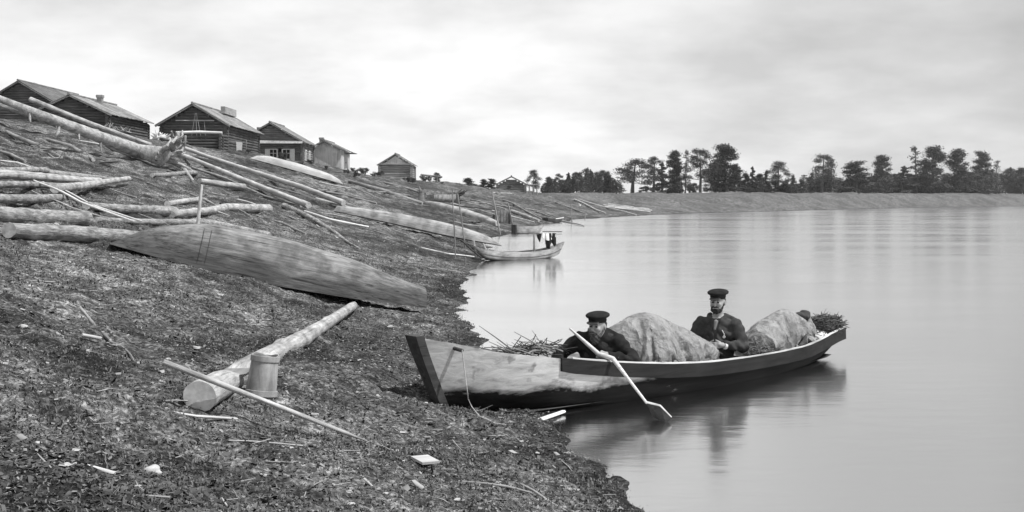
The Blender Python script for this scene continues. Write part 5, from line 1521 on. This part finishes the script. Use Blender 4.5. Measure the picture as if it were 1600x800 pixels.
# ------------------------------------------------------------------ log houses on the crest
def house(name, label, ax, ay, Y, halfw, rise, wall_h, L, wallmat='housewall', roofmat='roofwood', boarded=False, over=.4, cat='log house', rot=0.0, gable_boards=False, pent=None):
    """front gable faces the river bank: apex at photo pixel (ax, ay), depth Y; halfw = half roof width, rise = ridge above eave"""
    ap = px(ax, ay, Y)
    ez = ap.z - rise; bz = ez - wall_h
    root = empty(name, (ap.x, Y, bz), label, cat, None, rot)
    hw = halfw - over
    slope = rise / halfw
    D = .26
    def wall(nm, build_): 
        sb = MB(); build_(sb); return sb.build(nm, M[wallmat], root)
    nlog = int((wall_h + .15) / (D * .92))
    zs = [-.6 + D * .92 * i for i in range(int((wall_h + .75) / (D * .92)))]
    def gable(sb, y):
        z = -.6
        while z < wall_h + rise - .35:
            lim = hw if z < wall_h - .1 else (wall_h + rise - .18 - z) / slope
            lim = min(lim, hw)
            if lim > .25:
                ext = .22 if z < wall_h - .1 else 0
                sb.tube([(-lim - ext, y, z), (0, y + random.uniform(-.015, .015), z + random.uniform(-.012, .012)), (lim + ext, y, z)], [D * .52 * random.uniform(.93, 1.05), D * .52, D * .52 * random.uniform(.93, 1.05)], 8)
            z += D * .92
    def side(sb, x):
        for i, z in enumerate(zs):
            z2 = z + D * .46
            if z2 > wall_h: break
            sb.tube([(x, -.22 - random.uniform(0, .06), z2), (x, L + .22, z2)], [D * .52, D * .52], 8)
    if not boarded:
        wall('gable_wall', lambda sb: gable(sb, 0.0)); wall('gable_wall', lambda sb: gable(sb, L))
        wall('side_wall', lambda sb: side(sb, hw)); wall('side_wall', lambda sb: side(sb, -hw))
    else:
        def bw_(sb, y):
            n_ = int(2 * hw / .22)
            for i in range(n_):
                x = -hw + 2 * hw * (i + .5) / n_; zt = wall_h + rise - .14 - abs(x) * slope
                sb.box((x - hw / n_ + .008, y - .03 - random.uniform(0, .012), -.4), (x + hw / n_ - .008, y + .03, zt))
        wall('gable_wall', lambda sb: bw_(sb, 0.0)); wall('gable_wall', lambda sb: bw_(sb, L))
        def bs_(sb, x):
            n_ = int(L / .22)
            for i in range(n_): sb.box((x - .03, .04 + L * i / n_, -.4), (x + .03, L * (i + .94) / n_, wall_h - .02))
        wall('side_wall', lambda sb: bs_(sb, hw)); wall('side_wall', lambda sb: bs_(sb, -hw))
    # roof slopes of boards
    ln = math.hypot(halfw, rise)
    for sg_ in (-1, 1):
        sb = MB(); y = -over; th_ = math.atan2(rise, halfw)
        while y < L + over:
            wv = random.uniform(.20, .30)
            a0 = -.03; a1 = ln + random.uniform(-.05, .13); dz_ = random.uniform(0, .035)
            Mx = Matrix.Translation((0, 0, wall_h + rise)) @ (Matrix.Rotation(th_, 4, 'Y') if sg_ > 0 else Matrix.Rotation(-th_, 4, 'Y'))
            lo = (a0 if sg_ > 0 else -a1, y, dz_); hi = (a1 if sg_ > 0 else -a0, y + wv - .015, dz_ + .05)
            sb.box(lo, hi, 0, Mx)
            y += wv
        rf = sb.build('roof_slope', M[roofmat], root, smooth=False)
        if sg_ > 0:
            rb = MB(); rb.tube([(0, -over - .1, wall_h + rise + .09), (0, L + over + .1, wall_h + rise + .10)], .11, 7); rb.build('ridge_log', M['old'], rf)
    # barge poles under the front edge
    for sg_ in (-1, 1):
        sb = MB(); sb.tube([(0, -over + .05, wall_h + rise - .07), (sg_ * halfw, -over + .05, wall_h - .07)], .055, 6); sb.build('barge_board', M['old'], root)
    for xx in (-hw * .5, hw * .5, hw):
        sb = MB(); sb.tube([(xx, -over, wall_h + rise - .22 - abs(xx) * slope), (xx, .2, wall_h + rise - .22 - abs(xx) * slope)], .08, 7); sb.build('purlin_end', M[wallmat], root)
    return root, dict(hw=hw, ez=ez, bz=bz, slope=slope, wall_h=wall_h, rise=rise, L=L, ap=ap)

def chimney(root, x, y, z0, z1, w_=.5):
    sb = MB(); sb.box((x - w_ / 2, y - w_ / 2, z0), (x + w_ / 2, y + w_ / 2, z1)); sb.box((x - w_ / 2 - .05, y - w_ / 2 - .05, z1 - .18), (x + w_ / 2 + .05, y + w_ / 2 + .05, z1 + .05)); return sb.build('chimney', M['brick'], root, smooth=False)
def window(root, x, z, w_, h_, y=-.14, shut=True, axis='x'):
    Mx = Matrix.Identity(4) if axis == 'x' else Matrix.Rotation(math.pi / 2, 4, 'Z')
    T = (Matrix.Translation((x, y, z)) if axis == 'x' else Matrix.Translation((x, y, z)) @ Mx)
    sb = MB(); sb.box((-w_ / 2, -.01, -h_ / 2), (w_ / 2, .03, h_ / 2), 0, T); wd = sb.build('window', M['glass'], root, smooth=False)
    sb = MB(); f = .10
    for lo, hi in (((-w_ / 2 - f, -.05, -h_ / 2 - f), (-w_ / 2, .05, h_ / 2 + f)), ((w_ / 2, -.05, -h_ / 2 - f), (w_ / 2 + f, .05, h_ / 2 + f)), ((-w_ / 2, -.048, h_ / 2), (w_ / 2, .05, h_ / 2 + f)), ((-w_ / 2, -.048, -h_ / 2 - f), (w_ / 2, .05, -h_ / 2)),
                   ((-.025, -.035, -h_ / 2), (.025, -.012, h_ / 2)), ((-w_ / 2, -.034, h_ * .12), (-.025, -.012, h_ * .12 + .045)), ((.025, -.034, h_ * .12), (w_ / 2, -.012, h_ * .12 + .045))):
        sb.box(lo, hi, 0, T)
    sb.build('frame', M['paint'], wd, smooth=False)
    if shut:
        for sg_ in (-1, 1):
            sb = MB(); x0 = sg_ * (w_ / 2 + f + .02); x1 = x0 + sg_ * w_ * .55; sb.box((min(x0, x1), -.04, -h_ / 2 - f), (max(x0, x1), .01, h_ / 2 + f), 0, T); sb.build('shutter', M['paint'], wd, smooth=False)
    return wd

k = lambda Y: Y / F
# far left: big dark roof
Y0 = 108.
house('log_house', 'large dark roofed house at the far left, mostly hidden behind the fallen tree', 31, 127, Y0, 60 * k(Y0), 36 * k(Y0), 2.6, 14.0, roofmat='roofdark', gable_boards=True, wallmat='housewall')
root = bpy.data.objects['log_house']; chimney(root, -1.35, 6, 3.5, 5.3)
# house with chimney behind the fallen tree
Y1 = 88.
r1, i1 = house('log_house', 'dark log house with a stub chimney and ragged roof behind the fallen tree', 111, 149, Y1, 66 * k(Y1), 31 * k(Y1), 2.3, 9.5, roofmat='roofwood', over=.45)
chimney(r1, .75, 4.2, i1['wall_h'] + i1['rise'] * .6, i1['wall_h'] + i1['rise'] + .38, .42)
sb = MB()
for i in range(9):
    y = 1.2 + i * .8; x = random.uniform(.6, 2.6); z = i1['wall_h'] + i1['rise'] - x * i1['slope'] + .12
    sb.tube([(x - .5, y, z + .2 * i1['slope'] + .06), (x + .5, y + random.uniform(-.6, .6), z - .2)], .05, 6)
# gabled house, the largest
Y2 = 92.
r2, i2 = house('log_house', 'largest log house, tall dark gable with ropes and a pole hung across it', 303, 163, Y2, 58 * k(Y2), 34 * k(Y2), 2.5, 11.5, over=.45)
sb = MB(); sb.box((.55, 6.4, i2['wall_h'] + i2['rise'] - .25), (.9, 10.6, i2['wall_h'] + i2['rise'] + .38)); sb.build('ridge_cap', M['roofwood'], r2, smooth=False)
sb = MB(); sb.tube([(-1.45, -.22, i2['wall_h'] + .45), (1.75, -.22, i2['wall_h'] + .43)], .05, 7); sb.build('gable_pole', M['peeled'], r2)
for (xa, xb) in ((.2, -.15), (.25, .35), (.3, .75), (.95, 1.1)):
    sb = MB(); sb.tube([(xa, -.30, i2['wall_h'] + i2['rise'] - .75 if xa < .9 else i2['wall_h'] + .42), (xb, -.34, i2['wall_h'] - 1.25)], .018, 5); sb.build('hanging_rope', M['rope'], r2)
# log pen built against its front
zb = i2['bz']; pn = empty('log_pen', (px(316, 235, Y2 - 1.8).x, Y2 - 2.6, zb - .2), 'low log pen with a white topmost log in front of the largest house', 'log pen')
sb = MB(); hwp = 33 * k(Y2)
for i in range(7): sb.tube([(-hwp - .2, 0, .13 + .25 * i), (hwp + .2, 0, .13 + .25 * i + random.uniform(-.02, .02))], .125 * random.uniform(.9, 1.05), 8)
sb.build('front_wall', M['housewall'], pn)
for sx in (-1, 1):
    sb = MB()
    for i in range(7): sb.tube([(sx * hwp, -.3 - random.uniform(0, .1), .25 + .25 * i), (sx * hwp, 1.9, .25 + .25 * i)], .125, 8)
    sb.build('side_wall', M['housewall'], pn)
sb = MB(); sb.tube([(-hwp - .1, -.1, 1.98), (0, -.1, 2.03), (hwp + .1, -.1, 1.97)], [.11, .12, .10], 8, jit=.08); sb.build('top_log', M['bright'], pn)
# rail with white cloth by the largest house
q = px(381, 240, Y2 + 1.0)
rl = empty('drying_rail', (q.x, q.y - 1.4, q.z), 'drying rail beside the right wall of the largest house', 'rail')
sb = MB(); sb.tube([(-1.3, 0, 1.05), (1.0, 0, .75)], .035, 6); sb.build('rail', M['old'], rl)
for x_ in (-1.1, .55):
    sb = MB(); sb.tube([(x_, 0, -.5), (x_, 0, 1.05)], .045, 6); sb.build('post', M['old'], rl)
mbq = MB()
for sd_ in (.05, -.05):
    mbq.poly([(-.28, sd_, .92), (.22, sd_, .87), (.2, sd_ * 1.6, .2), (-.05, sd_ * 1.4, .25), (-.25, sd_ * 1.6, .17)])
mbq.poly([(-.28, .05, .92), (-.28, -.05, .92), (.22, -.05, .87), (.22, .05, .87)])
o = mbq.build('hanging_cloth', M['white_cloth'], smooth=False); o.location = rl.location; tag(o, 'white cloth draped over the drying rail by the largest house', 'cloth')

# house with two shuttered windows
Y3 = 116.
r3, i3 = house('log_house', 'log house with two white framed shuttered windows under a pent roof', 423, 192, Y3, 56 * k(Y3), 32 * k(Y3), 2.45, 6.2, wallmat='housewall_pale', over=.5)
for xw in (4.5 * k(Y3), 25 * k(Y3)): window(r3, xw, 1.25, .72, 1.05)
sb = MB(); hw3 = i3['hw']
for i in range(int(2 * (hw3 + .4) / .24)):
    x = -hw3 - .4 + i * .24; sb.box((x, -1.0, i3['wall_h'] - .08), (x + .225, .0, i3['wall_h'] - .03), 0, Matrix.Translation((0, 0, 0)) @ Matrix.Rotation(.0, 4, 'X'))
for i, v_ in enumerate(sb.v): sb.v[i] = (v_[0], v_[1], v_[2] + .42 * (v_[1] + 1.0) / 1.0)
sb.build('pent_roof', M['roofwood'], r3, smooth=False)
for yw in (1.5, 3.6): window(r3, hw3 + .14, 1.25, .6, .95, y=yw, shut=False, axis='y')
sb = MB(); sb.tube([(-1.9, 3, i3['wall_h'] + .9), (-1.9, 3, i3['wall_h'] + 1.9)], .28, 8); sb.build('chimney', M['brick'], r3)
# boarded house
Y4 = 128.
r4, i4 = house('boarded_house', 'pale boarded house with a small chimney, fourth house from the left', 507, 220, Y4, 31 * k(Y4), 15 * k(Y4), 2.1, 6.5, boarded=True, wallmat='boards', over=.35, cat='house')
chimney(r4, -.62, 1.6, i4['wall_h'] + .7, i4['wall_h'] + i4['rise'] + .42, .45)
sb = MB(); sb.box((i4['hw'] + .05, 2.4, -.3), (i4['hw'] + .12, 3.7, 1.7)); dr = sb.build('door', M['paint'], r4, smooth=False)
sb = MB(); sb.box((i4['hw'] + .13, 2.55, .7), (i4['hw'] + .20, 2.62, .85)); sb.build('handle', M['dark'], dr, smooth=False)
sb = MB(); sb.box((i4['hw'], 1.9, 1.85), (i4['hw'] + 1.2, 4.6, 1.92)); sb.build('porch_roof', M['roofdark'], r4, smooth=False)
# lone log house
M['housewall_light'] = wood('bleached_log_wall', 0.22, 0.40, grain=(0.7, 5, 5), stain=(0.5, 0.6), cracks=0.5, bd=0.03)
Y5 = 140.
r5, i5 = house('log_house', 'small lone log house with pale gable right of the boarded house', 618, 241, Y5, 28 * k(Y5), 17 * k(Y5), 1.75, 4.6, wallmat='housewall_light', over=.3)
sb = MB(); hw5 = i5['hw']; sb.poly([(-hw5 * .72, -.17, i5['wall_h'] + .22), (hw5 * .72, -.17, i5['wall_h'] + .22), (0, -.17, i5['wall_h'] + i5['rise'] * .86)]); sb.build('gable_boards', M['boards'], r5, smooth=False)
sb = MB(); sb.tube([(-hw5, -.22, i5['wall_h'] + .1), (hw5, -.22, i5['wall_h'] + .1)], .09, 7); sb.build('tie_log', M['old'], r5)
# trestle beside it
q = crest(674); Yt = 140.; q = px(674, 290, Yt)
tr_ = empty('log_trestle', (q.x, q.y, q.z), 'rail laid over two crossed legs to the right of the small lone log house', 'trestle')
sb = MB(); sb.tube([(-17 * k(Yt), 0, 17 * k(Yt)), (17 * k(Yt), .2, 13.5 * k(Yt))], .12, 7); sb.build('rail', M['old'], tr_)
for xx in (-13, 9):
    for sg_ in (-1, 1):
        sb = MB(); sb.tube([((xx + 3 * sg_) * k(Yt), 0, -.6), ((xx - 1.5 * sg_) * k(Yt), .1 * sg_, 17 * k(Yt))], .08, 6); sb.build('leg', M['old'], tr_)
# distant shed
Y6 = crest(799).y + 2.5
r6, i6 = house('log_shed', 'distant log shed with a small dark opening in its gable, near the pines', 799, 276, Y6, 24 * k(Y6), 12 * k(Y6), 1.5, 5.5, wallmat='housewall_pale', over=.25, cat='shed')
sb = MB(); sb.box((-.5, -.2, .95), (-.05, -.1, 1.35)); sb.build('opening', M['glass'], r6, smooth=False)
q = px(833, 299, Y6 + 2)
fr = empty('drying_rack', (q.x, q.y, q.z), 'open pole frame standing right of the distant shed', 'drying rack')
for (x0, x1) in ((-6, -6), (0, 0), (6, 6)):
    sb = MB(); sb.tube([(x0 * k(Y6), 0, -.5), (x1 * k(Y6), 0, 10 * k(Y6))], .1, 6); sb.build('post', M['old'], fr)
sb = MB(); sb.tube([(-8 * k(Y6), 0, 10 * k(Y6)), (8 * k(Y6), 0, 10.5 * k(Y6))], .12, 6); sb.build('rail', M['old'], fr)
# ------------------------------------------------------------------ trees
def ptree(kind, seed, x, top, base, half, label, group=None, back=4.0, leaf=None):
    """tree filling photo column x from row top to row base, crown half-width in px; stands just behind the bank top"""
    c = crest(x, back); Y = c.y; k = Y / F
    X = (x - HX) / F * Y
    zt = EYE - (top - HY) * k; zb = c.z - .2
    H = max(1.0, zt - zb)
    hw0 = {'pine': .20, 'cedar': .18, 'larch': .15, 'spruce': .155, 'bush': .36}[kind]   # crown half-width / height of the prototype
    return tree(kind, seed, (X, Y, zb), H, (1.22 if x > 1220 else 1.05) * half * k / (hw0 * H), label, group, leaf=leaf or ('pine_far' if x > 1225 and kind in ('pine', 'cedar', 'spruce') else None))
T_ = [  # grove on the point
 ('pine', 1, 988, 251, 311, 23, 'leftmost dark pine of the grove on the point, crown leaning left'),
 ('pine', 2, 1021, 247, 308, 15, 'second dark pine of the grove, slim with a bare trunk'),
 ('spruce', 3, 1035, 254, 307, 14, 'dense spruce reaching to the ground between the second and third pines'),
 ('cedar', 4, 1055, 239, 307, 15, 'tall narrow dark conifer in the middle of the grove'),
 ('larch', 5, 1071, 236, 306, 10, 'thin see through tree right of the tall narrow conifer'),
 ('pine', 6, 1094, 235, 309, 18, 'round topped pine with a long bare trunk right of the grove middle'),
 ('cedar', 7, 1132, 229, 306, 21, 'tallest and densest tree at the right end of the grove'),
 ('cedar', 8, 1118, 256, 306, 13, 'shorter dark tree pressed against the left side of the tallest one'),
 ('cedar', 9, 1148, 258, 306, 12, 'shorter dark tree pressed against the right side of the tallest one'),
 ('bush', 1, 1050, 285, 307, 13, 'dark bush at the foot of the middle of the grove'),
 ('bush', 2, 1078, 284, 307, 12, 'dark bush below the thin see through tree'),
 ('bush', 3, 1010, 290, 309, 11, 'dark bush between the two leftmost pines of the grove'),
 ('cedar', 4, 1164, 272, 304, 9, 'small round dark tree just right of the grove'),
 ('spruce', 3, 1176, 260, 304, 8, 'slim pointed spruce right of the small round tree'),
 ('cedar', 8, 1186, 273, 304, 10, 'dark bushy tree between slim spruce and umbrella pine'),
 ('spruce', 11, 1197, 266, 304, 9, 'dark pointed tree left of the umbrella pine'),
 ('pine', 12, 1216, 254, 304, 14, 'umbrella shaped pine standing alone right of the grove'),
 ('spruce', 13, 1240, 273, 304, 7, 'small dark spruce in the gap right of the umbrella pine'),
 ('spruce', 11, 1256, 281, 304, 6, 'shortest spruce in the gap before the two topped pine'),
 ('spruce', 3, 1268, 270, 304, 6, 'narrow spruce close left of the two topped pine'),
 ('pine', 14, 1284, 243, 304, 14, 'tall pine with a tufted flat top left of a pale larch'),
 ('larch', 15, 1300, 249, 304, 11, 'pale larch leaning on the tufted flat topped pine'),
 ('cedar', 16, 1337, 254, 304, 20, 'wide dark tree with a pointed top in the far row'),
 ('cedar', 7, 1376, 245, 304, 14, 'tall blunt topped dark tree right of the wide pointed one'),
 ('spruce', 13, 1409, 259, 304, 15, 'dark spruce with a sharp tip in the far row'),
 ('larch', 5, 1432, 230, 303, 14, 'tall pale larch directly left of the biggest far tree'),
 ('cedar', 17, 1457, 231, 303, 19, 'biggest dark tree of the far row'),
 ('cedar', 4, 1498, 236, 303, 16, 'tall dark tree second to the right of the biggest far one'),
 ('cedar', 16, 1534, 239, 303, 14, 'tall dark tree with layered branches near the right edge'),
 ('larch', 15, 1555, 251, 303, 9, 'thin pale tree near the right edge'),
 ('spruce', 13, 1577, 261, 303, 10, 'spruce tip rising close to the right edge'),
 ('cedar', 8, 1595, 264, 303, 11, 'dark tree cut by the right edge of the picture')]
for (kd, sd_, x, tp, bs, hf, lab) in T_: ptree(kd, sd_, x, tp, bs, hf, lab, back=3.0 + random.uniform(0, 3))
rr = random.Random(5)
# understorey along the far bank
for i in range(84):
    x = 1158 + 472 * (i + rr.random()) / 84
    kd = rr.choice(['cedar', 'spruce', 'spruce', 'bush', 'cedar', 'larch'])
    tp = rr.uniform(268, 285) if x > 1250 else rr.uniform(280, 293)
    if x > 1540: tp -= 4
    ptree(kd, rr.choice({'cedar': [4, 7, 8, 9, 16, 17], 'spruce': [3, 11, 13], 'bush': [1, 2, 3], 'larch': [5, 15]}[kd]), x, tp, 303, rr.uniform(9, 15), 'lower tree or bush filling the far row behind the bank', 'lower trees along the far bank', back=rr.uniform(6, 16))
# wood behind the far end of the village
for i in range(44):
    x = 846 + 128 * (i + rr.random()) / 44
    env = np.interp(x, [846, 860, 880, 900, 918, 932, 946, 958, 966, 975], [284, 280, 274, 272, 266, 272, 268, 276, 286, 288])
    kd = rr.choice(['cedar', 'spruce', 'spruce', 'pine', 'larch'])
    ptree(kd, rr.choice({'cedar': [4, 7, 8, 9, 16, 17], 'spruce': [3, 11, 13], 'pine': [1, 2, 6, 12], 'larch': [5, 15]}[kd]), x, env + rr.uniform(-4, 12), 303, rr.uniform(5, 9), 'dark tree of the wood behind the distant shed', 'wood behind the distant shed', back=rr.uniform(25, 60))
# single small trees and bushes on the crest
for (kd, sd_, x, tp, hf, lab, bk) in [
 ('pine', 12, 834, 267, 9, 'feathery young pine standing just behind the distant shed', 12), ('cedar', 8, 684, 271, 7, 'small dark tree behind the log trestle', 8), ('bush', 2, 663, 283, 7, 'low bush left of the log trestle', 5),
 ('cedar', 9, 731, 279, 10, 'bushy young tree on the crest between trestle and shed', 14), ('bush', 1, 712, 286, 12, 'low bush left of the bushy young tree', 10), ('cedar', 4, 755, 281, 8, 'dark young tree left of the distant shed', 16),
 ('cedar', 16, 768, 280, 9, 'dark young tree touching the left side of the distant shed', 16), ('bush', 3, 742, 288, 10, 'low bush between the young trees on the crest', 8),
 ('bush', 2, 570, 264, 8, 'low bush between boarded house and lone log house', 3), ('bush', 1, 587, 268, 6, 'thin shrub at the left wall of the lone log house', 3)]:
    ptree(kd, sd_, x, tp, 300, hf, lab, back=bk)
# shrubs and weeds on the bank
for i in range(46):
    if i < 22:
        x = rr.uniform(330, 700); q = crest(x, -rr.uniform(1, 9)); hgt = rr.uniform(.35, .9)
        lab, gr = 'low dark weed clump on the upper slope below the houses', 'weed clumps below the houses'
    else:
        x = rr.uniform(985, 1620); c0 = crest(x); q = crest(x, -rr.uniform(0, 5)); hgt = rr.uniform(.6, 1.6)
        lab, gr = 'low shrub growing on the lip of the far bank', 'shrubs on the far bank'
    tree('bush', rr.choice([1, 2, 3]), (q.x, q.y, gz(q.x, q.y) - .1), hgt, rr.uniform(.9, 1.6), lab, gr)
# ------------------------------------------------------------------ litter and short growth on the bank (nobody could count it)
def scatter_points(n, ymin, ymax, seed, dmin=.0):
    r_ = np.random.default_rng(seed)
    Y = np.exp(r_.uniform(math.log(ymin), math.log(ymax), n)); X = r_.uniform(-.60, .28, n) * Y
    d, dc, hc = shore_d(X, Y)
    k = d > dmin + .25 * r_.random(n) - .12
    return X[k], Y[k], d[k], r_
def blades(name, n, ymin, ymax, seed, size, label, mat, patch=None, flat=False, grow=.0):
    X, Y, d, r_ = scatter_points(n, ymin, ymax, seed)
    if patch:
        pv = vnoise(X, Y, patch[0], seed + 5) + .5 * vnoise(X, Y, patch[0] * .35, seed + 6) + .5
        k = pv > r_.random(len(X)) * .9 + patch[1]
        X, Y = X[k], Y[k]
    Z = ground(X, Y); n = len(X)
    s = size * np.exp(np.clip(r_.normal(0, .42, n), -1.2, 0.95)) * (1 + grow * np.maximum(Y - 8, 0))
    az = r_.uniform(0, 2 * np.pi, n)
    if flat:     # chips, bark crumbs and leaf litter: little tilted slabs
        tilt = r_.normal(0, .35, n); asp = r_.uniform(.25, .8, n)
        u = np.stack([np.cos(az), np.sin(az), tilt], -1); v = np.stack([-np.sin(az), np.cos(az), r_.normal(0, .35, n)], -1)
        C = np.stack([X, Y, Z + s * .18], -1); a = u * s[:, None] * .5; b_ = v * (s * asp)[:, None] * .5
        h = np.zeros((n, 3)); h[:, 2] = s * .10
        V = np.stack([C - a - b_ * .7, C + a - b_, C + a * .8 + b_, C - a * .9 + b_ * .8, C - a * .8 - b_ * .5 - h * 3, C + a * .9 - b_ * .9 - h * 3], 1).reshape(-1, 3)
        i = np.arange(n)[:, None] * 6
        Q = np.concatenate([i + np.array([[0, 1, 2, 3]]), i + np.array([[0, 4, 5, 1]])])
    else:        # short blades and stalks
        bend = r_.uniform(.2, 1.1, n); dx = np.cos(az) * bend; dy = np.sin(az) * bend
        wv = np.stack([-np.sin(az), np.cos(az), np.zeros(n)], -1) * (s * r_.uniform(.10, .22, n))[:, None]
        C = np.stack([X, Y, Z - .005], -1); mid = C + np.stack([dx * s * .35, dy * s * .35, s * .6], -1); tip = C + np.stack([dx * s, dy * s, s * .85 * (1.15 - bend * .6)], -1)
        V = np.stack([C - wv, C + wv, mid + wv * .8, mid - wv * .8, tip], 1).reshape(-1, 3)
        i = np.arange(n)[:, None] * 5
        Q = i + np.array([[0, 1, 2, 3]])
        T = i + np.array([[3, 2, 4]])
        o = np_mesh(name, V, [Q, T], M[mat], smooth=False); return tag(o, label, kind='stuff')
    o = np_mesh(name, V, [Q], M[mat], smooth=False)
    return tag(o, label, kind='stuff')
blades('grass', 330000, 3.4, 34, 21, .019, 'short trampled grass and weeds on the bank', 'grass_blade', patch=(1.3, .10), grow=.02)
blades('bank_litter', 260000, 3.4, 60, 31, .013, 'dry litter of bark crumbs and chips on the bank', 'litter', patch=(.9, .25), flat=True, grow=.02)
blades('bank_clods', 170000, 3.4, 60, 41, .019, 'dark clods and rotten bark on the bank', 'hay', patch=(1.7, .15), flat=True, grow=.02)
M['chip'] = foliage('pale_wood_chips', 0.16, 0.38)
blades('pale_chips', 2600, 3.5, 45, 51, .030, 'scattered pale wood chips on the bank', 'chip', flat=True, grow=.015)

X, Y, d, r_ = scatter_points(2600, 3.5, 45, 61)
V, Q = [], []
Z = ground(X, Y)
for x, y, z in zip(X, Y, Z):
    L_ = .032 * math.exp(min(1.1, r_.normal(0, .55))) * (1 + .012 * y); a_ = r_.uniform(0, 6.28); u = np.array([math.cos(a_), math.sin(a_), r_.normal(0, .2)]); v_ = np.array([-u[1], u[0], 0]) ; w_ = np.array([0, 0, 1.0])
    r0 = L_ * r_.uniform(.03, .07); c0 = np.array([x, y, z + .008]); k = len(V)
    for f, q in ((-1, 1), (0, 1), (1, .5)):
        p_ = c0 + u * L_ * f + v_ * (L_ * .15 * (f == 0) * r_.normal())
        for t_ in (0, 2.1, 4.2): V.append(p_ + (v_ * math.cos(t_) + w_ * math.sin(t_)) * r0 * q)
    for s_ in (0, 3):
        for i in range(3): Q.append((k + s_ + i, k + s_ + (i + 1) % 3, k + s_ + 3 + (i + 1) % 3, k + s_ + 3 + i))
tag(np_mesh('twig_litter', np.array(V), [np.array(Q)], M['chip'], smooth=False), 'dry twigs littering the bank', kind='stuff')

# ------------------------------------------------------------------ thin river haze
m = bpy.data.materials.new('haze'); m.use_nodes = True
t = m.node_tree; t.nodes.clear()
o_ = t.nodes.new('ShaderNodeOutputMaterial'); pv = t.nodes.new('ShaderNodeVolumePrincipled')
pv.inputs['Color'].default_value = g(0.9); pv.inputs['Density'].default_value = 0.00016; pv.inputs['Anisotropy'].default_value = 0.2
t.links.new(pv.outputs[0], o_.inputs['Volume'])
mb = MB(); mb.box((-3100, -600, -4), (4100, 5100, 40))
hz_o = mb.build('haze', m, smooth=False); tag(hz_o, kind='stuff')
